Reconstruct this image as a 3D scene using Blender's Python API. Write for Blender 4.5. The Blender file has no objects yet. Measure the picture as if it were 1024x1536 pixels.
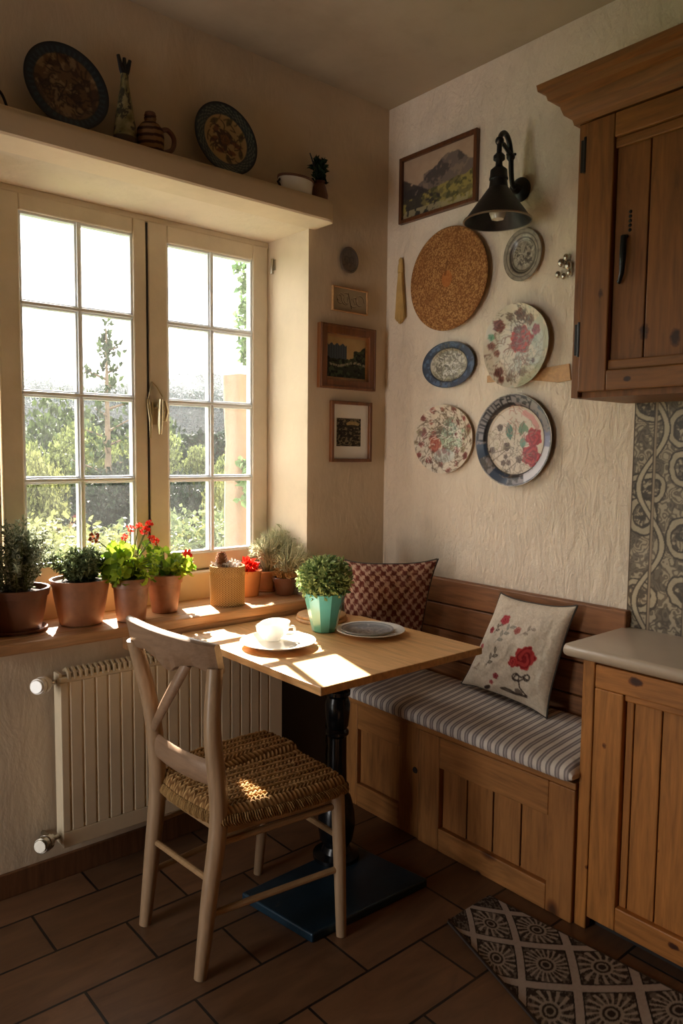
import bpy, math, random
import numpy as np
from mathutils import Vector, Matrix, noise as mnoise
PI = math.pi
S = bpy.context.scene
COL = S.collection
random.seed(7)
RNG = np.random.default_rng(11)

# ------------------------------------------------------------------ camera
CAM = np.array([-2.433, -2.544, 1.5]); FPX = 1122.0
_y, _p, _r = [math.radians(a) for a in (49.5, -4.6, 0.58)]
_f = np.array([math.cos(_y)*math.cos(_p), math.sin(_y)*math.cos(_p), math.sin(_p)])
_rt = np.array([math.sin(_y), -math.cos(_y), 0.0]); _u = np.cross(_rt, _f)
_rt, _u = math.cos(_r)*_rt + math.sin(_r)*_u, -math.sin(_r)*_rt + math.cos(_r)*_u
cd = bpy.data.cameras.new('camera'); cam = bpy.data.objects.new('camera', cd); COL.objects.link(cam)
cd.sensor_fit = 'VERTICAL'; cd.sensor_height = 36.0; cd.sensor_width = 24.0
cd.lens = 36.0*FPX/1536.0; cd.clip_start = .02; cd.clip_end = 600
cam.matrix_world = Matrix(((_rt[0], _u[0], -_f[0], CAM[0]), (_rt[1], _u[1], -_f[1], CAM[1]), (_rt[2], _u[2], -_f[2], CAM[2]), (0, 0, 0, 1)))
S.camera = cam
def ray(px, py): return _f + _rt*(px-512)/FPX - _u*(py-768)/FPX
def on(ax, val, px, py):
    d = ray(px, py); return CAM + d*((val-CAM[ax])/d[ax])
def deep(px, py, dist): return CAM + ray(px, py)*dist
def base_center(px, py, z, r):          # foot of a round thing whose nearest bottom edge is seen at px,py
    P = on(2, z, px, py); d = P[:2]-CAM[:2]; d = d/np.linalg.norm(d)
    return np.array([P[0]+d[0]*r, P[1]+d[1]*r, z])

# ------------------------------------------------------------------ materials
def lin(c):
    c = np.asarray(c, float)/255.0
    return np.where(c <= .04045, c/12.92, ((c+.055)/1.055)**2.4)
def rgba(c): l = lin(c); return (float(l[0]), float(l[1]), float(l[2]), 1)
class NT:
    def __init__(s, name):
        s.m = bpy.data.materials.new(name); s.m.use_nodes = True; s.t = s.m.node_tree; s.t.nodes.clear()
        s.out = s.n('ShaderNodeOutputMaterial')
    def n(s, ty, **kw):
        nd = s.t.nodes.new(ty)
        for k, v in kw.items():
            if k[0] == '_': nd.inputs[k[1:].replace('_', ' ')].default_value = v
            else: setattr(nd, k, v)
        return nd
    def l(s, a, ao, b, bi): s.t.links.new(a.outputs[ao], b.inputs[bi])
    def bsdf(s, **kw):
        b = s.n('ShaderNodeBsdfPrincipled'); s.l(b, 'BSDF', s.out, 'Surface')
        for k, v in kw.items(): b.inputs[k.replace('_', ' ')].default_value = v
        return b
    def coord(s, scale=(1, 1, 1), kind='Object', rot=(0, 0, 0)):
        tc = s.n('ShaderNodeTexCoord'); mp = s.n('ShaderNodeMapping'); mp.inputs['Scale'].default_value = scale
        mp.inputs['Rotation'].default_value = rot
        s.l(tc, kind, mp, 'Vector'); return mp
    def noise(s, vec, scale, detail=4, rough=.6, dist=0):
        nd = s.n('ShaderNodeTexNoise'); nd.inputs['Scale'].default_value = scale; nd.inputs['Detail'].default_value = detail
        nd.inputs['Roughness'].default_value = rough; nd.inputs['Distortion'].default_value = dist
        if vec: s.l(vec, 0, nd, 'Vector')
        return nd
    def ramp(s, src, so, stops):
        r = s.n('ShaderNodeValToRGB'); e = r.color_ramp.elements
        while len(e) < len(stops): e.new(.5)
        for i, (p, c) in enumerate(stops): e[i].position = p; e[i].color = c
        s.l(src, so, r, 'Fac'); return r
    def bump(s, src, so, b, strength=.3, dist=.01, prev=None):
        bp = s.n('ShaderNodeBump'); bp.inputs['Strength'].default_value = strength; bp.inputs['Distance'].default_value = dist
        s.l(src, so, bp, 'Height')
        if prev: s.l(prev, 'Normal', bp, 'Normal')
        s.l(bp, 'Normal', b, 'Normal'); return bp
def mul(c, k): return tuple(min(1, v*k) for v in c[:3]) + (1,)

def plain(name, c, rough=.5, metal=0, spec=.5, vary=.12, bscale=0, coat=0):
    t = NT(name); b = t.bsdf(Roughness=rough, Metallic=metal, Coat_Weight=coat); b.inputs['Specular IOR Level'].default_value = spec
    v = t.coord(); n = t.noise(v, 9, 5); c = rgba(c)
    r = t.ramp(n, 'Fac', [(.3, mul(c, 1-vary)), (.7, mul(c, 1+vary))]); t.l(r, 'Color', b, 'Base Color')
    if bscale: t.bump(t.noise(v, bscale, 3), 'Fac', b, .25, .003)
    return t.m
def plaster(name, c, streak=(1, 1, 1), bs=.35, dist=.012):
    t = NT(name); b = t.bsdf(Roughness=.9); b.inputs['Specular IOR Level'].default_value = .15
    v = t.coord(streak); w = t.coord()
    n1 = t.noise(w, 1.7, 5, .65); c = rgba(c)
    r = t.ramp(n1, 'Fac', [(.25, mul(c, .80)), (.5, c), (.75, mul(c, 1.1))]); 
    n2 = t.noise(t.coord((3, 3, .8)), 7, 6, .7); r2 = t.ramp(n2, 'Fac', [(.62, (1, 1, 1, 1)), (.78, (.72, .66, .58, 1))])
    mx = t.n('ShaderNodeMixRGB', blend_type='MULTIPLY'); mx.inputs['Fac'].default_value = .45
    t.l(r, 'Color', mx, 'Color1'); t.l(r2, 'Color', mx, 'Color2'); t.l(mx, 'Color', b, 'Base Color')
    h1 = t.noise(v, 7, 7, .62, .4); h2 = t.noise(v, 32, 4, .6)
    p = t.bump(h1, 'Fac', b, bs, dist); t.bump(h2, 'Fac', b, bs*.5, dist*.3, p)
    return t.m
def wood(name, c, axis='z', rough=.5, contrast=.3, knots=True, scale=1.0, coat=0.0, sp=.4, spots=()):
    t = NT(name); b = t.bsdf(Roughness=rough, Coat_Weight=coat, Coat_Roughness=.25); b.inputs['Specular IOR Level'].default_value = sp
    st = {'x': (.09, 1, 1), 'y': (1, .09, 1), 'z': (1, 1, .09)}[axis]
    v = t.coord(tuple(k*scale for k in st)); c = rgba(c)
    n = t.noise(v, 26, 6, .62, 1.6); n2 = t.noise(v, 90, 3, .6)
    r = t.ramp(n, 'Fac', [(.28, mul(c, 1-contrast*1.35)), (.5, c), (.72, mul(c, 1+contrast))])
    f = t.ramp(n2, 'Fac', [(.35, (.72, .68, .64, 1)), (.6, (1, 1, 1, 1))])
    mx = t.n('ShaderNodeMixRGB', blend_type='MULTIPLY'); mx.inputs['Fac'].default_value = .5
    t.l(r, 'Color', mx, 'Color1'); t.l(f, 'Color', mx, 'Color2'); last = mx
    if knots:
        ks = {'x': (.62, 1, 1), 'y': (1, .62, 1), 'z': (1, 1, .62)}[axis]
        kv = t.coord(tuple(k*scale for k in ks)); vo = t.n('ShaderNodeTexVoronoi'); vo.inputs['Scale'].default_value = 4.6; vo.inputs['Randomness'].default_value = 1; t.l(kv, 0, vo, 'Vector')
        kr = t.ramp(vo, 'Distance', [(.055, (.10, .06, .035, 1)), (.085, (.40, .30, .22, 1)), (.135, (1, 1, 1, 1))])
        m2 = t.n('ShaderNodeMixRGB', blend_type='MULTIPLY'); m2.inputs['Fac'].default_value = .9
        t.l(last, 'Color', m2, 'Color1'); t.l(kr, 'Color', m2, 'Color2'); last = m2
    if len(spots):                                               # single dark knots where the boards have them
        k2 = {'x': (.6, 1, 1), 'y': (1, .6, 1), 'z': (1, 1, .6)}[axis]; ov = t.coord(k2); wob = t.noise(t.coord(), 60, 2); prev = None
        for (sx_, sy_, sz_, r) in spots:
            vm_ = t.n('ShaderNodeVectorMath', operation='DISTANCE'); t.l(ov, 0, vm_, 0); vm_.inputs[1].default_value = (sx_*k2[0], sy_*k2[1], sz_*k2[2])
            dv = t.n('ShaderNodeMath', operation='DIVIDE'); t.l(vm_, 'Value', dv, 0); dv.inputs[1].default_value = r
            if prev is None: prev = dv
            else: mn = t.n('ShaderNodeMath', operation='MINIMUM'); t.l(prev, 0, mn, 0); t.l(dv, 0, mn, 1); prev = mn
        ad = t.n('ShaderNodeMath', operation='MULTIPLY_ADD'); ad.inputs[1].default_value = .5; t.l(wob, 'Fac', ad, 0); t.l(prev, 0, ad, 2)
        kr = t.ramp(ad, 0, [(.0, (.07, .045, .03, 1)), (.72, (.14, .09, .06, 1)), (.92, (.6, .5, .42, 1)), (1, (1, 1, 1, 1))])
        m3 = t.n('ShaderNodeMixRGB', blend_type='MULTIPLY'); m3.inputs['Fac'].default_value = 1; t.l(last, 'Color', m3, 'Color1'); t.l(kr, 'Color', m3, 'Color2'); last = m3
    t.l(last, 'Color', b, 'Base Color'); t.bump(n, 'Fac', b, .12, .004)
    return t.m
def spots_at(plane, loc, pts): return [tuple(on(0, plane, px, py)-np.array(loc))+(r,) for px, py, r in pts]
def painted(name, rough=.5, coat=0.0, bump=0, attr='paint', sp=.5):   # colour comes from a painted attribute on the mesh
    t = NT(name); b = t.bsdf(Roughness=rough, Coat_Weight=coat, Coat_Roughness=.1); b.inputs['Specular IOR Level'].default_value = sp
    a = t.n('ShaderNodeAttribute', attribute_name=attr); t.l(a, 'Color', b, 'Base Color')
    if bump: t.bump(t.noise(t.coord(), bump, 3), 'Fac', b, .3, .002)
    return t.m
def leaf(name, c0, c1, trans=.45, use_obj=False, rough=.55):
    t = NT(name)
    g = t.n('ShaderNodeNewGeometry'); r = t.ramp(g, 'Random Per Island', [(0, rgba(c0)), (1, rgba(c1))])
    src, so = r, 'Color'
    if use_obj:
        oi = t.n('ShaderNodeObjectInfo'); mx = t.n('ShaderNodeMixRGB', blend_type='MULTIPLY'); mx.inputs['Fac'].default_value = 1
        t.l(r, 'Color', mx, 'Color1'); t.l(oi, 'Color', mx, 'Color2'); src = mx
    d = t.n('ShaderNodeBsdfPrincipled'); d.inputs['Roughness'].default_value = rough; d.inputs['Specular IOR Level'].default_value = .25
    tr = t.n('ShaderNodeBsdfTranslucent'); m = t.n('ShaderNodeMixShader'); m.inputs[0].default_value = trans
    t.l(src, so, d, 'Base Color'); t.l(src, so, tr, 'Color'); t.l(d, 0, m, 1); t.l(tr, 0, m, 2); t.l(m, 0, t.out, 'Surface')
    return t.m
def glass(name, dirt=.0):
    t = NT(name); lw = t.n('ShaderNodeLayerWeight'); lw.inputs['Blend'].default_value = .5
    pw = t.n('ShaderNodeMath', operation='POWER'); pw.inputs[1].default_value = 5; t.l(lw, 'Facing', pw, 0)
    fr = t.n('ShaderNodeMath', operation='MULTIPLY_ADD'); fr.inputs[1].default_value = .9; fr.inputs[2].default_value = .04; t.l(pw, 0, fr, 0)
    a = t.n('ShaderNodeBsdfTransparent'); g = t.n('ShaderNodeBsdfGlossy'); g.inputs['Roughness'].default_value = .02
    m = t.n('ShaderNodeMixShader'); t.l(fr, 0, m, 0); t.l(a, 0, m, 1); t.l(g, 0, m, 2)
    if dirt:                                                     # dust film on the panes
        d = t.n('ShaderNodeBsdfTranslucent'); d.inputs['Color'].default_value = (.9, .9, .88, 1); m2 = t.n('ShaderNodeMixShader')
        n = t.noise(t.coord(), 5, 6, .7); r = t.ramp(n, 'Fac', [(.35, (dirt*.4,)*3+(1,)), (.75, (dirt,)*3+(1,))])
        t.l(r, 'Color', m2, 0); t.l(m, 0, m2, 1); t.l(d, 0, m2, 2); m = m2
    t.l(m, 0, t.out, 'Surface'); return t.m

M = {}
M['wall'] = plaster('plaster_cream', (212, 194, 168), (1.6, 1.6, .7), .35)
M['wall_r'] = plaster('plaster_trowelled', (226, 210, 188), (2.6, 2.6, 1.15), .62, .036)
M['wall_far'] = plaster('plaster_dark', (120, 96, 72))
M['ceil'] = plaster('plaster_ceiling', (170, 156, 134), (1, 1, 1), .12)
M['ledge'] = plaster('plaster_ledge', (210, 190, 160), (1, 1, 1), .12)
M['winpaint'] = plain('window_paint', (220, 208, 188), .45, vary=.06, bscale=40)
M['muntin'] = plain('glazing_bar_skylit', (236, 242, 250), .4, vary=.05)  # bars whitened and cooled in colour to stand in for sky light
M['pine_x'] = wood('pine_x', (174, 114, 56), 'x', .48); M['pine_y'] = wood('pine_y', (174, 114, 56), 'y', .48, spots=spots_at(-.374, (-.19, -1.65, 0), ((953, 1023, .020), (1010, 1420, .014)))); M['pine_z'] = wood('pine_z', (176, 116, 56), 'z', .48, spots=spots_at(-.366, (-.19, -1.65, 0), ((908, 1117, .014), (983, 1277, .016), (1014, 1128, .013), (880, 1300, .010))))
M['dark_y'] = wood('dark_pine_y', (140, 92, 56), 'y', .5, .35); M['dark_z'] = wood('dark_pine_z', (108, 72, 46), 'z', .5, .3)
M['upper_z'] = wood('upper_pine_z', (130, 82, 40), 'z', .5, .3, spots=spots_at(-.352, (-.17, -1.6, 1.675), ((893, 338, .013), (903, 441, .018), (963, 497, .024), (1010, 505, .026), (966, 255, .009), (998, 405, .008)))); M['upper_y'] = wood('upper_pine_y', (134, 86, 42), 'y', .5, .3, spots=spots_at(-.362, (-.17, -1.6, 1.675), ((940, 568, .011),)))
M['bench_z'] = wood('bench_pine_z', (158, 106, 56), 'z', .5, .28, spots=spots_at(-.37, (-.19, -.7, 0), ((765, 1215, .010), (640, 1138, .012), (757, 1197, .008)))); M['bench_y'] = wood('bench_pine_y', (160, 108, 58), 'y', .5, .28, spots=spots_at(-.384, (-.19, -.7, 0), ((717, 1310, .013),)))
M['sill'] = wood('sill_oak', (182, 138, 96), 'x', .35, .22, False, coat=.25)
M['table'] = wood('table_top', (216, 168, 112), 'y', .42, .18, False, coat=.12)
M['chair'] = wood('chair_beech', (164, 136, 106), 'z', .42, .14, False, coat=.15)
M['chair_y'] = wood('chair_beech_y', (150, 122, 98), 'y', .36, .14, False, coat=.3)
M['chair_x'] = wood('chair_beech_x', (168, 136, 98), 'x', .42, .14, False)
M['frame_w'] = wood('frame_wood', (120, 72, 34), 'z', .4, .3, False, coat=.2)
M['frame_d'] = wood('frame_dark', (92, 54, 28), 'z', .4, .3, False, coat=.2)
M['board'] = wood('board_wood', (190, 146, 96), 'x', .5, .2, False)
M['black'] = plain('black_iron', (26, 25, 26), .42, .3, vary=.2, bscale=60)
M['blackgloss'] = plain('black_gloss_iron', (16, 17, 20), .22, .2, vary=.2)
M['steel'] = plain('nickel', (190, 184, 172), .25, 1, vary=.06)
M['brass'] = plain('handle_brass', (206, 188, 150), .28, .8, vary=.06)
M['plate_base'] = plain('base_blue_steel', (30, 54, 70), .38, .35, vary=.22, bscale=30)
M['rad'] = plain('radiator_enamel', (222, 206, 176), .4, vary=.05)
M['radgrill'] = plain('radiator_grille', (196, 178, 146), .5, vary=.08)
M['white'] = plain('white_glaze', (238, 234, 226), .15, coat=.5, vary=.03)
M['teal'] = plain('teal_glaze', (84, 160, 154), .22, coat=.4, vary=.06)
M['terra'] = plain('terracotta', (142, 94, 64), .5, vary=.35, bscale=25, coat=.1)
M['terra_d'] = plain('terracotta_dark', (110, 68, 46), .5, vary=.3, bscale=25, coat=.15)
M['terra_o'] = plain('terracotta_light', (214, 140, 84), .6, vary=.12, bscale=25)
M['soil'] = plain('soil', (52, 38, 28), .95, vary=.4, bscale=40)
M['worktop'] = plain('worktop_stone', (178, 160, 138), .35, vary=.05, coat=.15)
M['dark'] = plain('dark_parts_and_shade', (38, 32, 28), .6, vary=.2)  # near-black for dark parts, also colours in the shade of recesses
M['greyfab'] = plain('grey_backing', (70, 64, 58), .9, vary=.15, bscale=200)
M['rubber'] = plain('mat_edge', (60, 48, 40), .8)
M['bulb'] = plain('bulb_glass', (200, 190, 170), .08, vary=.02, coat=.6)
M['glass'] = glass('window_glass', .010); M['clear'] = glass('clear_glass')
M['straw'] = plain('straw', (196, 160, 96), .75, vary=.25)
M['p_gloss'] = painted('painted_glaze', .36, .06, sp=.3); M['p_mat'] = painted('painted_canvas', .6, 0, 0, sp=.2); M['p_cloth'] = painted('printed_cloth', .95, 0, 260, sp=.1)
M['p_metal'] = painted('pewter', .35, .2); M['p_rough'] = painted('woven', .85, 0, 0, sp=.15); M['p_tile'] = painted('printed_tile', .3, .15)
M['leaf_grey'] = leaf('leaf_sage', (84, 96, 76), (196, 200, 172), .35)
M['leaf_dark'] = leaf('leaf_herb', (52, 70, 44), (140, 150, 104), .35)
M['leaf_ger'] = leaf('leaf_geranium', (78, 116, 30), (184, 204, 62), .55)
M['leaf_box'] = leaf('leaf_box', (64, 94, 50), (186, 198, 128), .4)
M['leaf_dry'] = leaf('dry_grass', (136, 140, 104), (224, 214, 176), .4)
M['leaf_tan'] = leaf('dry_straw_tuft', (150, 110, 62), (214, 170, 110), .35)
M['petal'] = leaf('petal_red', (200, 24, 16), (240, 70, 48), .4)
M['petal_w'] = leaf('petal_pale', (214, 196, 160), (240, 232, 206), .4)
M['petal_dead'] = leaf('petal_faded', (110, 50, 30), (160, 84, 50), .3)
M['stem'] = plain('stem_green', (96, 112, 56), .7)
M['twig'] = plain('twig_brown', (92, 70, 50), .8)
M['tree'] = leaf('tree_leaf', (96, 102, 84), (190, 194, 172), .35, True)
M['bark'] = plain('bark', (92, 78, 62), .9, vary=.3)
M['stone'] = plaster('stone_pier', (124, 108, 94), (1, 1, 1), .6, .03)
M['succ'] = leaf('succulent_leaf', (24, 40, 32), (58, 84, 62), .1)
M['hill'] = plain('hill_scrub', (84, 98, 66), .95, vary=.3)

def floor_mat():
    t = NT('floor_tiles'); b = t.bsdf(Roughness=.4); b.inputs['Specular IOR Level'].default_value = .45
    mp = t.coord(); mp.inputs['Location'].default_value = (.15, .16+.22, 0)
    br = t.n('ShaderNodeTexBrick', offset=.5, offset_frequency=2, squash=1)
    for k, v in (('Scale', 1), ('Mortar Size', .0042), ('Brick Width', .44), ('Row Height', .22), ('Mortar Smooth', .1), ('Bias', 0)): br.inputs[k].default_value = v
    br.inputs['Color1'].default_value = rgba((124, 92, 68)); br.inputs['Color2'].default_value = rgba((102, 76, 56)); br.inputs['Mortar'].default_value = rgba((34, 27, 24))
    t.l(mp, 0, br, 'Vector')
    n = t.noise(t.coord((.35, 1.4, 1)), 12, 6, .65, 1.0); r = t.ramp(n, 'Fac', [(.3, (.62, .58, .56, 1)), (.7, (1.15, 1.1, 1.02, 1))])
    mx = t.n('ShaderNodeMixRGB', blend_type='MULTIPLY'); mx.inputs['Fac'].default_value = .9
    t.l(br, 'Color', mx, 'Color1'); t.l(r, 'Color', mx, 'Color2'); t.l(mx, 'Color', b, 'Base Color')
    rr = t.ramp(n, 'Fac', [(.3, (.32,)*3+(1,)), (.7, (.5,)*3+(1,))]); t.l(rr, 'Color', b, 'Roughness')
    iv = t.n('ShaderNodeInvert'); t.l(br, 'Fac', iv, 'Color')
    p = t.bump(iv, 'Color', b, .8, .004); t.bump(n, 'Fac', b, .12, .003, p)
    return t.m
M['floor'] = floor_mat()
def stripe_mat():
    t = NT('cushion_ticking'); b = t.bsdf(Roughness=.9); b.inputs['Specular IOR Level'].default_value = .1
    mp = t.coord(); sx = t.n('ShaderNodeSeparateXYZ'); t.l(mp, 0, sx, 0)
    wob = t.noise(t.coord(), 6, 2); ad = t.n('ShaderNodeMath', operation='MULTIPLY_ADD'); ad.inputs[1].default_value = .012; t.l(wob, 'Fac', ad, 0); t.l(sx, 'Y', ad, 2)
    m1 = t.n('ShaderNodeMath', operation='MULTIPLY'); m1.inputs[1].default_value = 1/.0335; t.l(ad, 0, m1, 0)
    fr = t.n('ShaderNodeMath', operation='FRACT'); t.l(m1, 0, fr, 0)
    W = rgba((226, 216, 204)); G = rgba((146, 136, 134)); H = rgba((190, 180, 174))
    r = t.ramp(fr, 0, [(0, W), (.40, W), (.43, G), (.60, G), (.62, H), (.74, H), (.76, G), (.93, G), (.96, W)])
    n = t.noise(t.coord(), 14, 5); r2 = t.ramp(n, 'Fac', [(.3, (.88,)*3+(1,)), (.7, (1.05,)*3+(1,))])
    mx = t.n('ShaderNodeMixRGB', blend_type='MULTIPLY'); mx.inputs['Fac'].default_value = 1
    t.l(r, 'Color', mx, 'Color1'); t.l(r2, 'Color', mx, 'Color2'); t.l(mx, 'Color', b, 'Base Color')
    p = t.bump(t.noise(t.coord(), 9, 3), 'Fac', b, .5, .02); t.bump(t.noise(t.coord(), 300, 2), 'Fac', b, .2, .001, p)
    return t.m
M['stripe'] = stripe_mat()

# ------------------------------------------------------------------ mesh builder
class MB:
    def __init__(s): s.v = []; s.f = []; s.c = None
    def add(s, vs, fs):
        o = len(s.v); s.v.extend([tuple(float(a) for a in p) for p in vs]); s.f.extend([tuple(i+o for i in f) for f in fs]); return s
    def box(s, x0, y0, z0, x1, y1, z1):
        x0, x1 = sorted((x0, x1)); y0, y1 = sorted((y0, y1)); z0, z1 = sorted((z0, z1))
        return s.add([(x0, y0, z0), (x1, y0, z0), (x1, y1, z0), (x0, y1, z0), (x0, y0, z1), (x1, y0, z1), (x1, y1, z1), (x0, y1, z1)],
              [(0, 3, 2, 1), (4, 5, 6, 7), (0, 1, 5, 4), (1, 2, 6, 5), (2, 3, 7, 6), (3, 0, 4, 7)])
    def prism(s, poly, a, axis='x', thick=.01):      # poly: 2-D outline in the two other axes, extruded from a to a+thick
        def P(p, t):
            return {'x': (t, p[0], p[1]), 'y': (p[0], t, p[1]), 'z': (p[0], p[1], t)}[axis]
        n = len(poly); vs = [P(p, a) for p in poly] + [P(p, a+thick) for p in poly]
        return s.add(vs, [tuple(range(n))[::-1], tuple(range(n, 2*n))] + [(i, (i+1) % n, n+(i+1) % n, n+i) for i in range(n)])
    def tube(s, pts, rad, seg=12, caps=True, flat=1.0, up=None):
        pts = [Vector([float(a) for a in p]) for p in pts]; n = len(pts)
        if not hasattr(rad, '__len__'): rad = [rad]*n
        ref = Vector(up) if up else None; rings = []
        for i, p in enumerate(pts):
            t = (pts[min(i+1, n-1)]-pts[max(i-1, 0)]).normalized()
            if ref is None: ref = Vector((0, 0, 1)) if abs(t.z) < .9 else Vector((1, 0, 0))
            a = (ref - t*ref.dot(t)); a = a.normalized() if a.length > 1e-6 else t.orthogonal().normalized(); b = t.cross(a)
            if not up: ref = a
            rings.append([p + (a*math.cos(2*PI*k/seg)*flat + b*math.sin(2*PI*k/seg))*rad[i] for k in range(seg)])
        vs = [q for r in rings for q in r]; fs = []
        for i in range(n-1):
            for k in range(seg):
                fs.append((i*seg+k, i*seg+(k+1) % seg, (i+1)*seg+(k+1) % seg, (i+1)*seg+k))
        if caps: fs.append(tuple(range(seg))[::-1]); fs.append(tuple((n-1)*seg+k for k in range(seg)))
        return s.add(vs, fs)
    def lathe(s, prof, c, seg=40, e1=(1, 0, 0), e2=(0, 1, 0), n=(0, 0, 1), s1=1, s2=1, close=False):
        c, e1, e2, n = (np.asarray(a, float) for a in (c, e1, e2, n)); vs = []; fs = []
        for (r, h) in prof:
            for k in range(seg):
                a = 2*PI*k/seg; vs.append(c+e1*(r*math.cos(a)*s1)+e2*(r*math.sin(a)*s2)+n*h)
        m = len(prof)
        for i in range(m-1 if not close else m):
            j = (i+1) % m
            for k in range(seg):
                fs.append((i*seg+k, i*seg+(k+1) % seg, j*seg+(k+1) % seg, j*seg+k))
        if not close:
            if prof[0][0] > 1e-6: fs.append(tuple(range(seg))[::-1])
            if prof[-1][0] > 1e-6: fs.append(tuple((m-1)*seg+k for k in range(seg)))
        return s.add(vs, fs)
    def grid(s, P, wrap=False):      # P: array (n,m,3)
        n, m = P.shape[:2]; fs = []
        for i in range(n-1):
            for j in range(m if wrap else m-1):
                fs.append((i*m+j, i*m+(j+1) % m, (i+1)*m+(j+1) % m, (i+1)*m+j))
        return s.add(P.reshape(-1, 3), fs)
    def ball(s, c, r, sx=1, sy=1, sz=1, seg=14):
        prof = [(max(1e-4, r*math.sin(PI*i/8)), -r*math.cos(PI*i/8)*sz) for i in range(9)]
        return s.lathe(prof, c, seg, s1=sx, s2=sy)

def wpos(o):
    p = Vector((0, 0, 0))
    while o is not None: p += o.location; o = o.parent
    return p
def obj(name, mb, mat, parent=None, bevel=0, smooth=35, col=None, origin=None, world=True, seg=2):
    me = bpy.data.meshes.new(name)
    v = np.array(mb.v, float)
    if parent is not None: off = np.array(wpos(parent)) if world else np.zeros(3)
    else:
        if origin is None: lo, hi = v.min(0), v.max(0); origin = ((lo[0]+hi[0])/2, (lo[1]+hi[1])/2, lo[2])
        off = np.array(origin, float)
    me.from_pydata((v-off).tolist(), [], mb.f); me.update()
    import bmesh
    bm = bmesh.new(); bm.from_mesh(me)
    if len(bm.faces) < 4000: bmesh.ops.recalc_face_normals(bm, faces=bm.faces)
    bm.to_mesh(me); bm.free()
    if smooth: me.shade_smooth(); me.set_sharp_from_angle(angle=math.radians(smooth))
    if col is not None:
        a = me.attributes.new('paint', 'FLOAT_COLOR', 'POINT'); cc = np.ones((len(v), 4), np.float32); cc[:, :3] = lin(np.clip(col, 0, 255)); a.data.foreach_set('color', cc.ravel())
    me.materials.append(M[mat] if isinstance(mat, str) else mat)
    o = bpy.data.objects.new(name, me); COL.objects.link(o)
    if parent is not None: o.parent = parent
    else: o.location = tuple(off)
    if bevel:
        b = o.modifiers.new('bevel', 'BEVEL'); b.width = bevel; b.segments = seg; b.limit_method = 'ANGLE'; b.angle_limit = math.radians(40); b.harden_normals = False
    return o
def tag(o, label, cat, group=None, kind=None):
    o['label'] = label; o['category'] = cat
    if group: o['group'] = group
    if kind: o['kind'] = kind
    return o
def thing(name, label, cat, loc, group=None, kind=None):
    o = bpy.data.objects.new(name, None); COL.objects.link(o); o.location = tuple(float(a) for a in loc); o.empty_display_size = .05
    return tag(o, label, cat, group, kind)
def struct(name, mb, mat, label=None, bevel=0, **kw):
    o = obj(name, mb, mat, None, bevel, **kw); o['kind'] = 'structure'
    o['label'] = label or name.replace('_', ' '); o['category'] = name.split('_')[0]; return o
def copy_tree(o, parent=None):
    c = o.copy(); COL.objects.link(c)
    if parent is not None: c.parent = parent
    for ch in list(o.children): copy_tree(ch, c)
    return c

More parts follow.
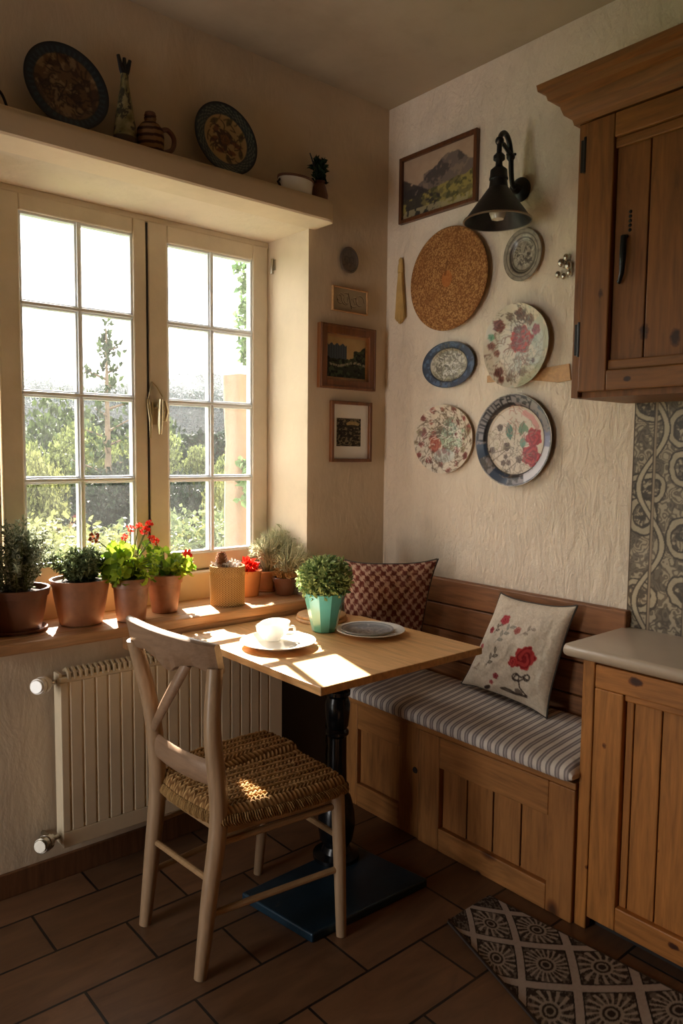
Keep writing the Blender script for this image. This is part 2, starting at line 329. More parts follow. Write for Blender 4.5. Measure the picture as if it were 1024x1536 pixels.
# ------------------------------------------------------------------ painting (procedural pattern -> mesh colour attribute)
def vnoise(h, w, fy, fx, seed, octv=4, pers=.55):
    rg = np.random.default_rng(seed); out = np.zeros((h, w)); amp = 1; tot = 0
    for o in range(octv):
        ny, nx = int(fy*2**o)+2, int(fx*2**o)+2; g = rg.random((ny+1, nx+1))
        y = np.linspace(0, ny-1.001, h); x = np.linspace(0, nx-1.001, w); yi = y.astype(int); xi = x.astype(int)
        ty = (y-yi)[:, None]; tx = (x-xi)[None]; ty = ty*ty*(3-2*ty); tx = tx*tx*(3-2*tx)
        a = g[yi][:, xi]; b = g[yi][:, xi+1]; c = g[yi+1][:, xi]; d = g[yi+1][:, xi+1]
        out += amp*((a*(1-tx)+b*tx)*(1-ty)+(c*(1-tx)+d*tx)*ty); tot += amp; amp *= pers
    return out/tot
class Cv:
    def __init__(s, w, h, bg, res=200):       # physical width/height centred on 0, res = samples per unit of w
        s.w, s.h = w, h; s.nx = res; s.ny = max(4, int(res*h/w))
        s.X, s.Y = np.meshgrid(np.linspace(-w/2, w/2, s.nx), np.linspace(-h/2, h/2, s.ny)); s.px = w/s.nx
        s.c = np.zeros((s.ny, s.nx, 3)); s.c[:] = bg
    def put(s, mask, c):
        m = np.clip(mask, 0, 1)[..., None]; s.c = s.c*(1-m)+np.asarray(c, float)*m; return s
    def aa(s, d): return np.clip(.5-d/s.px, 0, 1)
    def ell(s, x, y, a, b, rot=0):
        ca, sa = math.cos(rot), math.sin(rot); u = ((s.X-x)*ca+(s.Y-y)*sa)/a; v = (-(s.X-x)*sa+(s.Y-y)*ca)/b
        return s.aa((np.sqrt(u*u+v*v)-1)*min(a, b))
    def seg(s, pts, wd):
        d = np.full(s.X.shape, 1e9)
        for (x0, y0), (x1, y1) in zip(pts[:-1], pts[1:]):
            dx, dy = x1-x0, y1-y0; L = dx*dx+dy*dy+1e-12; t = np.clip(((s.X-x0)*dx+(s.Y-y0)*dy)/L, 0, 1)
            d = np.minimum(d, np.hypot(s.X-x0-t*dx, s.Y-y0-t*dy))
        return s.aa(d-wd/2)
    def ring(s, x, y, r, wd, k=1): return s.aa(np.abs(np.hypot(s.X-x, (s.Y-y)*k)-r)-wd/2)
    def leaf(s, x, y, L, wd, rot, c, vein=None):
        ca, sa = math.cos(rot), math.sin(rot); u = ((s.X-x)*ca+(s.Y-y)*sa)/L; v = (-(s.X-x)*sa+(s.Y-y)*ca)/wd
        m = s.aa((np.abs(v)-(1-u*u))*wd*.7)*(np.abs(u) < 1); s.put(m*.9, c)
        if vein is not None: s.put(s.seg([(x-ca*L, y-sa*L), (x+ca*L, y+sa*L)], L*.08), vein)
    def rose(s, x, y, r, c, dark, seed=0):
        R = np.hypot(s.X-x, s.Y-y); A = np.arctan2(s.Y-y, s.X-x); rr = r*(1+.10*np.sin(5*A+seed)+.05*np.sin(11*A))
        s.put(s.aa(R-rr)*.92, c)
        sp = np.sin(R/r*13+A*2+1.2*np.sin(3*A+seed)); s.put((sp > .35)*(R < rr*.92)*.7, dark); s.put((R < r*.22)*.6, dark)
    def scrib(s, x, y, r, n, wd, c, seed):
        rg = np.random.default_rng(seed)
        for _ in range(n):
            a = rg.random()*6.28; d = r*math.sqrt(rg.random()); q = x+d*math.cos(a), y+d*math.sin(a); b = rg.random()*6.28; L = r*(.2+.35*rg.random()); k = (rg.random()-.5)*3
            pts = [(q[0]+L*t*math.cos(b+k*t), q[1]+L*t*math.sin(b+k*t)) for t in np.linspace(0, 1, 5)]
            s.put(s.seg(pts, wd)*.85, c)
    def sample(s, x, y):
        fx = np.clip((np.asarray(x)+s.w/2)/s.w*(s.nx-1), 0, s.nx-1.001); fy = np.clip((np.asarray(y)+s.h/2)/s.h*(s.ny-1), 0, s.ny-1.001)
        xi, yi = fx.astype(int), fy.astype(int); tx, ty = (fx-xi)[..., None], (fy-yi)[..., None]; c = s.c
        return (c[yi, xi]*(1-tx)+c[yi, xi+1]*tx)*(1-ty)+(c[yi+1, xi]*(1-tx)+c[yi+1, xi+1]*tx)*ty

# ------------------------------------------------------------------ room shell
XL, YB, ZC = -4.4, -4.6, 3.04
struct('floor', MB().box(XL, YB, -.12, .0, .0, 0), 'floor', 'brown wood-look tiled floor', smooth=0, origin=(0, 0, 0))
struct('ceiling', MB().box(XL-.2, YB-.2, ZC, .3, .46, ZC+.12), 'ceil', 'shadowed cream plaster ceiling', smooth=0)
OX0, OX1, OZ0, OZ1, WT = -1.80, -.456, .835, 2.43, .46
w = MB(); w.box(XL-.2, 0, -.12, OX0, WT, ZC); w.box(OX1, 0, -.12, .3, WT, ZC); w.box(OX0, 0, -.12, OX1, WT, OZ0); w.box(OX0, 0, OZ1, OX1, WT, ZC)
struct('wall_left', w, 'wall', 'cream plaster wall with the window', smooth=0)
struct('wall_right', MB().box(0, YB-.2, -.12, .3, 0, ZC), 'wall_r', 'rough trowelled plaster wall with the plates', smooth=0)
DY0, DY1 = -1.05, -.08                                  # opening added in the unseen wall, sized and placed for fill light
w = MB(); w.box(XL-.2, YB-.2, -.12, XL, DY0, ZC); w.box(XL-.2, DY1, -.12, XL, 0, ZC); w.box(XL-.2, DY0, 2.2, XL, DY1, ZC)
struct('wall_behind', w, 'wall', 'cream plaster wall behind the camera with an added fill-light opening', smooth=0)
struct('wall_back', MB().box(XL, YB-.2, -.12, 0, YB, ZC), 'wall_far', 'unseen back wall, coloured dark to cut bounced light', smooth=0)  # dark tone keeps bounced light down, wall is out of view
struct('baseboard_left', MB().box(XL, -.014, 0, -.66, 0, .085), 'dark_z', 'dark wooden skirting board under the radiator', .003, smooth=0)
# plaster mantel ledge with a softly rounded nose
prof = [(0.0, 2.522)]+[(-.112+.028*math.cos(math.radians(90+k*15)), 2.494+.028*math.sin(math.radians(90+k*15))) for k in range(7)]+[(-.1405, 2.46), (-.140, 2.436), (-.134, 2.43), (0.0, 2.43)]
st = [(XL, 1), (-.47, 1), (-.44, .97), (-.422, .86), (-.412, .6)]
rows = []
for x, k in st: rows.append([(x, y*k if y < -.02 else y, 2.476+(z-2.476)*(.6+.4*k)) for (y, z) in prof])
lm = MB().grid(np.array(rows), wrap=True); n_ = len(prof); lm.f.append(tuple(range(4*n_, 5*n_))); lm.f.append(tuple(range(n_))[::-1])
struct('trim_1', lm, 'ledge', 'rounded cream plaster ledge above the window')
struct('trim_2', MB().box(OX0, -.065, .835, -.30, 0, .872).box(OX0, 0, .835, OX1, .24, .872), 'sill', 'wide oiled wooden window sill board', .006, smooth=0)
struct('trim_3', MB().box(OX0, .24, .835, OX1, .335, .985), 'ledge', 'low plaster upstand behind the sill board', .012)
struct('trim_4', MB().box(OX0, .37, .835, OX1+.05, .56, .96), 'stone', 'pale outer stone sill', .008)
# wooden ledger strip under the sill, where the table meets the wall
struct('trim_5', MB().box(-1.30, -.05, .78, -.46, 0, .833), 'sill', 'narrow wooden strip under the sill behind the table', .003, smooth=0)

# ------------------------------------------------------------------ window
win = thing('window_1', 'cream painted two-leaf casement window with small panes', 'window', (-1.05, .31, .985), kind='structure')
YF = .29
fr = MB(); fr.box(OX0, YF+.005, .985, -1.618, .37, OZ1); fr.box(-.465+.01, YF+.005, .985, -.45, .37, OZ1); fr.box(OX0, YF+.005, 2.405, OX1, .37, OZ1); fr.box(OX0, YF+.02, .985, OX1, .37, 1.0)
obj('window_frame', fr, 'winpaint', win, .004, smooth=0)
def sash(x0, x1, gx0, gx1, gz0, gz1, zb, zt):
    s_ = MB(); s_.box(x0, YF, zb, gx0, .335, zt); s_.box(gx1, YF, zb, x1, .335, zt); s_.box(gx0, YF, gz1, gx1, .335, zt); s_.box(gx0, YF, zb, gx1, .335, gz0)
    so = obj('sash', s_, 'winpaint', win, .006, smooth=0)
    b = MB(); rows_ = [gz0+(gz1-gz0)*k/4 for k in (1, 2, 3)]; mx = (gx0+gx1)/2
    # glazing beads and bars with a raised middle
    for z in (gz0, gz1): b.box(gx0, YF+.008, z-.009, gx1, .33, z+.009)
    for x in (gx0, gx1): b.box(x-.009, YF+.008, gz0, x+.009, .33, gz1)
    for z in rows_: b.box(gx0, YF+.010, z-.014, gx1, .33, z+.014); b.box(gx0, YF+.002, z-.007, gx1, YF+.012, z+.007)
    b.box(mx-.014, YF+.011, gz0, mx+.014, .33, gz1); b.box(mx-.007, YF+.003, gz0, mx+.007, YF+.012, gz1)
    obj('glazing_bars', b, 'muntin', so, .003, smooth=0)
    xs = [gx0, mx, gx1]; zs = [gz0]+rows_+[gz1]
    for i in range(2):
        for j in range(4):
            obj('pane', MB().box(xs[i]+.012, .314, zs[j]+.012, xs[i+1]-.012, .317, zs[j+1]-.012), 'glass', so, smooth=0)
    return so
sash(-1.612, -1.049, -1.537, -1.105, 1.06, 2.348, .988, 2.41)
sash(-1.043, -.462, -.957, -.541, 1.06, 2.340, .988, 2.41)
hd = MB(); P = on(1, YF-.02, 236, 620)
hx, hz = P[0], P[2]
hd.box(hx-.016, YF-.006, hz-.045, hx+.016, YF, hz+.045)
hd.tube([(hx, YF, hz+.03), (hx, YF-.05, hz+.03)], .011)
hd.tube([(hx+.001, YF-.05, hz+.055), (hx-.004, YF-.056, hz+.01), (hx-.006, YF-.055, hz-.05), (hx-.004, YF-.05, hz-.085)], [.010, .014, .013, .009], flat=.7)
hd.tube([(hx+.035, YF-.012, hz+.05), (hx+.04, YF-.018, hz+.01), (hx+.034, YF-.012, hz-.03)], [.008, .011, .009])
o = obj('window_handle', hd, 'brass', win); o['label'] = 'worn brass window handle'
st_ = MB(); st_.tube([(hx-.035, YF-.008, hz+.055), (hx-.03, YF-.02, hz-.03), (hx-.027, YF-.012, hz-.10)], [.006, .007, .004])
st_.tube([(hx-.032, YF-.004, hz+.055), (hx-.022, YF-.006, hz+.10), (hx-.012, YF-.004, hz+.125), (hx+.004, YF-.006, hz+.11), (hx+.03, YF-.006, hz+.07)], .0025, 6)
obj('window_latch_cord', st_, 'brass', win)
obj('centre_seal', MB().box(-1.0485, YF-.002, 1.0, -1.0435, YF+.02, 2.40), 'dark', win, smooth=0)
h_ = MB(); hp = on(0, OX1, 408, 400); h_.tube([(OX1-.006, hp[1]-.01, hp[2]-.035), (OX1-.006, hp[1]-.01, hp[2]+.03)], .008, 10); h_.box(OX1-.004, hp[1]-.03, hp[2]-.02, OX1, hp[1]+.005, hp[2]+.025)
obj('hinge', h_, 'steel', win)
# frame of the unseen opening that was added to let in fill light
dr = thing('fill_opening', 'frame of the unseen opening added for fill light', 'door', (XL, (DY0+DY1)/2, 0), kind='structure')
obj('fill_opening_frame', MB().box(XL-.21, DY0, 0, XL+.02, DY0+.05, 2.2).box(XL-.21, DY1-.05, 0, XL+.02, DY1, 2.2).box(XL-.21, DY0+.05, 2.15, XL+.02, DY1-.05, 2.2), 'pine_z', dr, .004, smooth=0)
# near-black box put in where the recess under the sill is shaded
cc = thing('recess_shade_box', 'near-black box standing in for the shaded recess between radiator and bench', 'shade box', (-.52, -.03, 0))
obj('carcass', MB().box(-.645, -.055, 0, -.385, -.002, .775), 'dark', cc, .004, smooth=0)
obj('door', MB().box(-.635, -.07, .06, -.395, -.0555, .74), 'dark', cc, .005, smooth=0)  # front slab of the same shade box

# ------------------------------------------------------------------ radiator
rd = thing('radiator', 'cream flat panel radiator below the window sill', 'radiator', (-1.1, -.07, .15))
x0, x1, z0, z1 = -1.562, -.657, .155, .752
rb = MB(); nf = 19; pitch = (x1-x0-.05)/nf; pts = [(x0, -.10)]
for k in range(nf):
    a = x0+.025+k*pitch; pts += [(a, -.10), (a+.004, -.094), (a+.008, -.10)]
pts += [(x1, -.10), (x1, -.083), (x0, -.083)]
rb.prism(pts, z0+.055, 'z', z1-z0-.055-.028)
rb.box(x0, -.10, z0, x1, -.083, z0+.0545); rb.box(x0, -.1, z1-.0275, x1, -.083, z1-.012)
obj('front_panel', rb, 'rad', rd, .002, smooth=0)
obj('back_panel', MB().box(x0+.01, -.05, z0, x1-.01, -.035, z1-.03), 'rad', rd, smooth=0)
for xx in (x0, x1-.012): obj('side_cover', MB().box(xx, -.0825, z0, xx+.012, -.035, z1), 'rad', rd, .003, smooth=0)
tg = MB(); n = 44
for k in range(n):
    a = x0+.03+(x1-x0-.06)*k/(n-1); tg.tube([(a, -.098, z1-.018), (a, -.096, z1+.002), (a+.004, -.066, z1+.008), (a+.004, -.038, z1-.004)], [.007, .008, .008, .006], 6)
tg.box(x0+.014, -.0815, z1-.035, x1-.014, -.052, z1-.014)
obj('top_grille', tg, 'radgrill', rd)
for xx in (x0+.12, x1-.12): obj('wall_bracket', MB().box(xx, -.034, .3, xx+.03, -.001, .65), 'rad', rd, smooth=0)
for (zz, nm, yy) in ((.742, 'thermostat_valve', -.088), (.205, 'lockshield_valve', -.085)):
    vb = MB(); vb.tube([(x0-.001, -.062, zz-.02), (x0-.035, -.062, zz-.02)], .009); vb.tube([(x0-.035, -.062, zz-.02), (x0-.035, -.002, zz-.02)], .008)
    vo_ = obj(nm, vb, 'steel', rd)
    k = MB(); d = Vector((-.72, -.62, .12)).normalized(); c = Vector((x0-.032, -.068, zz-.018))
    for i, (rr, t0, t1) in enumerate(((.02, 0, .02), (.028, .02, .04), (.026, .042, .062), (.022, .062, .068))): k.tube([c+d*t0, c+d*t1], rr, 20)
    obj('cap', k, 'white' if nm[0] == 't' else 'steel', vo_, .002)

# ------------------------------------------------------------------ bench (storage settle)
BX, BY0, BY1 = -.378, -.075, -1.293
bn = thing('wooden_bench', 'pine storage bench with panelled front along the plastered wall', 'bench', (-.19, -.7, 0))
for a, b in ((BY0, -.255), (-.505, -.612)): obj('stile', MB().box(BX, a, 0, BX+.022, b, .44), 'bench_z', bn, .004, smooth=0)
for c_, d_ in ((0, .098), (.335, .44)): obj('rail', MB().box(BX, -.2555, c_, BX+.022, -.5045, d_), 'bench_y', bn, .004, smooth=0)
dr_ = obj('door', MB().box(BX+.0285, -.65, .04, BX+.031, BY1+.03, .42), 'dark', bn, smooth=0)  # dark slab puts the shade of the plank grooves into colour
for a, b in ((-.617, -.722), (-1.196, BY1)): obj('stile', MB().box(BX-.006, a, 0, BX+.028, b, .44), 'bench_z', dr_, .004, smooth=0)
for c_, d_ in ((0, .088), (.322, .44)): obj('rail', MB().box(BX-.006, -.7225, c_, BX+.028, -1.1955, d_), 'bench_y', dr_, .004, smooth=0)
for k in range(4):
    a = -.722-k*.1185; obj('plank', MB().box(BX+.0165, a-.003, .078, BX+.028, a-.1155, .332), 'bench_z', dr_, .003, smooth=0)
k = MB(); k.lathe([(.0001, .004), (.011, .003), (.013, 0), (.001, -.001)], (BX-.0003, -.594, .27), 16, (0, 1, 0), (0, 0, 1), (-1, 0, 0)); obj('hole_shade_disc', k, 'dark', bn)  # raised dark disc colours in the shade of a hole
obj('panel', MB().box(BX+.0225, -.25, .09, BX+.03, -.51, .34), 'bench_z', bn, smooth=0)
obj('seat_board', MB().box(BX-.004, BY0, .4405, -.034, BY1, .462), 'bench_y', bn, .003, smooth=0)
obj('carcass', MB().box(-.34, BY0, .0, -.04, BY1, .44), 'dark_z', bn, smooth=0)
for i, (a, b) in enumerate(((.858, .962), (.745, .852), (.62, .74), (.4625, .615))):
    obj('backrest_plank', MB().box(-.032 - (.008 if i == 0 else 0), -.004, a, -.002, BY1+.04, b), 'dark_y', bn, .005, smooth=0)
# seat cushion
cm = MB(); nu, nv = 60, 26; P = np.zeros((nu, nv, 3))
for i in range(nu):
    y = -.085+(BY1-.006+.085)*i/(nu-1); ends = min(1, (1-abs(2*i/(nu-1)-1))*14); ew = .35+.65*math.sqrt(max(0, 1-(1-ends)**2))
    for j in range(nv):
        a = 2*PI*j/nv; ca, sa = math.cos(a), math.sin(a); e = .34
        px = -.225+.192*math.copysign(abs(ca)**e, ca)*(.985+.015*ew)
        hz_ = .030*ew*(1+.10*mnoise.noise(Vector((y*4, px*6, 0))))
        zz = .4625+.030+(hz_+(.042*(px+.42)/.38*ew if sa > 0 else 0))*math.copysign(abs(sa)**.55, sa) + .004*mnoise.noise(Vector((y*9, px*9, 3)))*(sa > 0)
        P[i, j] = (px, y, max(.4626, zz))
cm.grid(P, wrap=True); cm.f.append(tuple(range(nv))); cm.f.append(tuple((nu-1)*nv+j for j in range(nv))[::-1])
tag(obj('seat_cushion', cm, 'stripe', smooth=60), 'long grey and white striped seat cushion lying on the bench', 'cushion')

# pillows: a soft bag between four corners, pattern painted on its front
def pillow(name, TL, TR, BR, BL, bulge, cv, label, back, mat='p_cloth', n=110, seed=1):
    TL, TR, BR, BL = (np.array(a, float) for a in (TL, TR, BR, BL))
    nrm = np.cross(TR-TL, BL-TL); nrm /= np.linalg.norm(nrm)
    if nrm @ (CAM-TL) < 0: nrm = -nrm
    c = (TL+TR+BR+BL)/4
    t = thing(name, label, 'pillow', (c[0], c[1], min(BL[2], BR[2])))
    u, v = np.meshgrid(np.linspace(0, 1, n), np.linspace(0, 1, n)); U, V = 2*u-1, 2*v-1
    pin = .035
    uu = .5+(u-.5)*(1-2*pin*(1-np.abs(V)**3)*np.abs(U)**2*1.2); vv = .5+(v-.5)*(1-2*pin*(1-np.abs(U)**3)*np.abs(V)**2*1.4)
    B = (TL*(1-uu)[..., None]+TR*uu[..., None])*(1-vv)[..., None]+(BL*(1-uu)[..., None]+BR*uu[..., None])*vv[..., None]
    h = bulge*np.sqrt(np.clip((1-np.abs(U)**2.2)*(1-np.abs(V)**2.2), 0, 1))
    wr = (vnoise(n, n, 4, 5, seed, 4)-.5)*bulge*.35*np.clip(h/bulge*2, 0, 1)
    front = B+nrm*(h+wr)[..., None]; backp = B-nrm*(h*.55)[..., None]
    W, H = np.linalg.norm(TR-TL), np.linalg.norm(BL-TL)
    colr = cv.sample((u-.5)*cv.w, (.5-v)*cv.h).reshape(-1, 3)
    obj('front_cover', MB().grid(front), mat, t, col=colr, smooth=60)
    obj('back_cover', MB().grid(backp[::4, ::4] if (n-1) % 4 == 0 else backp), back, t, smooth=60)
    edge = [B[0, j] for j in range(0, n, 3)]+[B[i, -1] for i in range(0, n, 3)]+[B[-1, j] for j in range(n-1, -1, -3)]+[B[i, 0] for i in range(n-1, -1, -3)]
    obj('piping', MB().tube(edge+[edge[0]], .0035, 6), back, t)
    return t
cv = Cv(.44, .46, (176, 142, 120), 330); k = .0245           # houndstooth
gx = np.mod(cv.X/k, 1); gy = np.mod(cv.Y/k, 1); ix = np.floor(cv.X/k).astype(int); iy = np.floor(cv.Y/k).astype(int)
chk = ((ix+iy) % 2 == 0); m = np.where(chk, 1.0, 0)
q = (np.hypot(gx-.5, gy-.5) < .56); tooth = np.mod((cv.X+cv.Y)/k*2, 2) < .62
m = np.where(chk, (q | tooth), tooth & (np.hypot(gx-.5, gy-.5) > .3)).astype(float)
cv.put(m*.93, (92, 42, 34)); cv.put((vnoise(cv.ny, cv.nx, 90, 90, 5, 1) > .68)*.35, (200, 170, 146))
pillow('throw_pillow', on(1, -.14, 511, 838), on(0, -.13, 657, 838), (-.14, -.37, .585), (-.40, -.17, .57), .075, cv, 'red-brown and beige houndstooth pillow standing in the corner of the bench', 'greyfab', seed=3)
PBR = on(0, -.165, 820, 1068); PBL = on(0, -.125, 692, 1006)
PBR[2] = .553; PBL[2] = .565
cv = Cv(.40, .42, (204, 190, 170), 330)                        # printed linen with poppies
cv.put((vnoise(cv.ny, cv.nx, 40, 40, 2, 3)-.45)*1.2, (184, 168, 146))
cv.c += ((vnoise(cv.ny, cv.nx, 120, 120, 9, 1)-.5)*26)[..., None]
cv.rose(.075, -.01, .045, (164, 46, 44), (110, 22, 26), 1); cv.rose(.03, -.035, .022, (170, 52, 50), (120, 30, 32), 2)
cv.rose(-.085, .115, .022, (176, 70, 76), (140, 40, 46), 3); cv.rose(.0, .085, .015, (176, 110, 100), (150, 70, 66), 4); cv.rose(-.135, .06, .014, (150, 50, 56), (80, 40, 40), 5); cv.rose(-.165, -.02, .013, (180, 90, 90), (140, 50, 50), 8)
cv.rose(-.03, -.115, .014, (150, 60, 66), (100, 40, 40), 6); cv.rose(-.045, -.15, .011, (170, 90, 90), (120, 50, 50), 7)
dk = (66, 54, 48)
def spray(x, y, L, rot, c, n=4, sc=1.0):
    ex = (x+L*math.cos(rot), y+L*math.sin(rot)); cv.put(cv.seg([(x, y), ex], .0022), c)
    for i in range(n):
        t = (i+1)/n; a = rot+(.75 if i % 2 else -.75); b = (x+L*t*math.cos(rot), y+L*t*math.sin(rot))
        cv.leaf(b[0]+.014*sc*math.cos(a), b[1]+.014*sc*math.sin(a), .016*sc, .0065*sc, a, c); cv.leaf(b[0]+.014*sc*math.cos(a), b[1]+.014*sc*math.sin(a), .011*sc, .003*sc, a, (170, 158, 138))
spray(-.09, .015, .09, 1.0, (120, 118, 112), 5); spray(-.095, -.085, .065, 1.15, dk, 4); spray(.02, .07, .05, .7, (130, 112, 100), 3, .8); spray(-.115, .05, .04, 1.2, dk, 3, .7)
pts = [(.10, -.075), (.085, -.085), (.06, -.08), (.05, -.10), (.075, -.105), (.10, -.085), (.115, -.09)]
cv.put(cv.seg(pts, .006), dk); cv.put(cv.ring(.107, -.082, .012, .006), dk); cv.put(cv.ring(.06, -.092, .015, .006), dk)
cv.put(cv.seg([(.075, -.1), (.085, -.13), (.12, -.155), (.08, -.16), (.02, -.155), (.005, -.163), (.03, -.168), (.12, -.162)], .006), dk); cv.put(cv.ell(.03, -.16, .03, .010, .1)*.8, (90, 78, 68)); cv.put(cv.ell(.085, -.15, .02, .012, -.4)*.7, dk)
cv.put(cv.ell(-.06, -.185, .018, .01, .8), dk); spray(-.17, -.12, .03, .5, (150, 120, 110), 2, .7)
pillow('throw_pillow', on(0, -.09, 751, 889), on(0, -.09, 866, 908), PBR, PBL, .06, cv, 'off-white linen pillow with red poppies propped on the striped cushion', 'greyfab', seed=8)

# ------------------------------------------------------------------ kitchen units
CX = -.372; CY1 = -2.05
bc = thing('base_cabinet', 'pine base cabinet with plank door under the stone worktop', 'cabinet', (-.19, -1.65, 0))
obj('corner_post', MB().box(CX, -1.297, .0, CX+.03, -1.337, .864), 'pine_z', bc, .004, smooth=0)
obj('carcass', MB().box(CX+.03, -1.297, .05, -.002, CY1, .864), 'dark_z', bc, smooth=0)
obj('plinth', MB().box(CX+.05, -1.34, 0, -.02, CY1, .0495), 'dark', bc, smooth=0)
y0, y1 = -1.341, -1.97
do = obj('door', MB().box(CX+.0275, y0-.09, .05, CX+.0297, y1+.085, .80), 'dark', bc, smooth=0)  # near-black backing so the gaps between planks read as shaded
for a, b in ((y0, y0-.094), (y1+.09, y1)): obj('stile', MB().box(CX-.002, a, .045, CX+.027, b, .785), 'pine_z', do, .004, smooth=0)
for a, b, c_, d_ in ((y0, y1, .7855, .858), (y0-.0945, y1+.0905, .045, .122)): obj('rail', MB().box(CX-.002, a, c_, CX+.027, b, d_), 'pine_y', do, .004, smooth=0)
for i, (a, b) in enumerate(((0, .026), (.026, .112), (.112, .205), (.205, .30), (.30, .37), (.37, .445))):
    obj('plank', MB().box(CX+.017, y0-.0945-a-.0018, .12, CX+.0272, y0-.0945-b+.0018, .79), 'pine_z', do, .003, smooth=0)
obj('moulding', MB().box(CX+.006, y0-.0945, .765, CX+.0165, y1+.0905, .785), 'pine_y', do, .004, smooth=0)
wk = MB(); pr = []
for k in range(9): a = math.radians(90+k*22.5); pr.append((CX-.005+.020*math.cos(a)*.9, .885+.020*math.sin(a)))
pr = [(-.002, .905)]+pr+[(-.002, .865)]; rows = []
for (y, k) in ((-1.234, .72), (-1.238, .9), (-1.247, 1), (CY1, 1)): rows.append([(x if x > -.1 else x+(1-k)*.03, y, .885+(z-.885)*k) for x, z in pr])
wk.grid(np.array(rows), wrap=True); n_ = len(pr); wk.f.append(tuple(range(n_))); wk.f.append(tuple(range(3*n_, 4*n_))[::-1])
tag(obj('worktop', wk, 'worktop', smooth=50), 'pale beige stone worktop with rounded edge above the base cabinet', 'worktop')
# backsplash: two columns of printed tiles
def tile_cv():
    cv = Cv(.44, .78, (168, 156, 132), 260); N = (cv.ny, cv.nx)
    wx = cv.X+.05*(vnoise(*N, 7, 4, 1)-.5); wy = cv.Y+.05*(vnoise(*N, 7, 4, 2)-.5)
    cv.put((np.sin((vnoise(*N, 12, 7, 3, 3)+wx*2)*60) > .1)*.75, (84, 74, 62))
    cv.put((vnoise(*N, 30, 18, 4, 2) > .57)*.6, (66, 60, 52))
    for i in range(14):
        x = -.16+.115*(i % 4)+.02*math.sin(i*3); y = .33-.19*(i//4)+.05*math.cos(i*2.3)
        r = .05; R = np.hypot(wx-x, wy-y)
        cv.put((np.abs(R-r) < .009)*.9, (176, 164, 138)); cv.put((np.abs(R-r*1.25) < .003)*.9, (50, 44, 38)); cv.put((np.abs(R-r*.8) < .003)*.9, (50, 44, 38))
        cv.put((R < r*.75)*(vnoise(*N, 60, 34, 20+i, 2) > .5)*.8, (50, 46, 42))
    sw = .045*np.sin(cv.Y*16); cv.put((np.abs(cv.X+.15+sw) < .008)*.95, (182, 170, 144)); cv.put((np.abs(np.abs(cv.X+.15+sw)-.011) < .003)*.9, (52, 46, 40))
    sw = .05*np.sin(cv.Y*13+2); cv.put((np.abs(cv.X-.04+sw) < .008)*.95, (182, 170, 144)); cv.put((np.abs(np.abs(cv.X-.04+sw)-.011) < .003)*.9, (52, 46, 40))
    for xx in (-.22+.077, -.22+.077+.12, -.22+.077+.24): cv.put((np.abs(cv.X-xx) < .006)*1.0, (150, 134, 112)); cv.put((np.abs(np.abs(cv.X-xx)-.0045) < .0012)*1.0, (70, 60, 50))
    cv.put((cv.X < -.216)*1.0, (70, 54, 40)); return cv
cv = tile_cv(); n1, n2 = 340, 340; U, V = np.meshgrid(np.linspace(0, 1, n1), np.linspace(0, 1, n2))
P = np.stack([np.full_like(U, -.0085), -1.2375-U*.80, .905+V*.775], -1); mb = MB().grid(P)
bs = thing('tile_backsplash', 'grey and cream scroll patterned tile backsplash above the worktop', 'backsplash', (-.005, -1.457, .905))
obj('tiles', mb, 'p_tile', bs, col=cv.sample(np.mod(U*.80, .44)-.22, (V-.5)*cv.h).reshape(-1, 3))
obj('backing', MB().box(-.008, -1.2375, .9055, -.001, -2.0375, 1.674), 'dark', bs, smooth=0)
# wall cabinet
UX = -.35; UY1 = -2.0
uc = thing('wall_cabinet', 'dark pine wall cabinet with moulded cornice and plank door', 'cabinet', (-.17, -1.6, 1.675))
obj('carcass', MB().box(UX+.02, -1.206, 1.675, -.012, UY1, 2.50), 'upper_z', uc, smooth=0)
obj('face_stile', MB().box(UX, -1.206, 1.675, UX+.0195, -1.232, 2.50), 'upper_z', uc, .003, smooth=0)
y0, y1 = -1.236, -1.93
do = obj('door', MB().box(UX+.0165, y0-.09, 1.70, UX+.0195, y1+.085, 2.48), 'dark', uc, smooth=0)  # dark sheet behind the planks, groove shade by colour
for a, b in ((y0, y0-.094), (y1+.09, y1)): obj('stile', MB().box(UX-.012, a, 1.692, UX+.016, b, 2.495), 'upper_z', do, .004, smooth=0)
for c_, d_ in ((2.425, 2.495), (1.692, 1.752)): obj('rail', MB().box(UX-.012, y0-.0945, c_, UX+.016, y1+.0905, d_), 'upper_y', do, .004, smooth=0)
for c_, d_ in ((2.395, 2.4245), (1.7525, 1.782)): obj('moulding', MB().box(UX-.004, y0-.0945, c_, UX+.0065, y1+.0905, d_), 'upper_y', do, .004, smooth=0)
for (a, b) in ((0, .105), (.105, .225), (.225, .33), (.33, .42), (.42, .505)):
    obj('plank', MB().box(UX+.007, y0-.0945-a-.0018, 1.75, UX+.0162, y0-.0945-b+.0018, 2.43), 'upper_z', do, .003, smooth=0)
lt = MB(); c = on(0, UX+.005, 938, 372); ly, lz = c[1], c[2]
lt.tube([(UX+.012, ly, lz+.035), (UX-.008, ly, lz+.03), (UX-.013, ly-.002, lz-.02), (UX-.012, ly, lz-.075), (UX-.004, ly+.012, lz-.10), (UX+.0, ly+.018, lz-.092)], [.006, .009, .010, .007, .005, .004], 10)
lt.tube([(UX+.013, ly-.012, lz+.03), (UX+.013, ly-.010, lz-.09)], .006, 8)
o = obj('latch', lt, 'black', do); o['label'] = 'black iron pull latch'
ch = MB()
for k in range(5): ch.ball((UX+.008, ly-.010, lz+.05+k*.013), .0055)
obj('chain', ch, 'black', do)
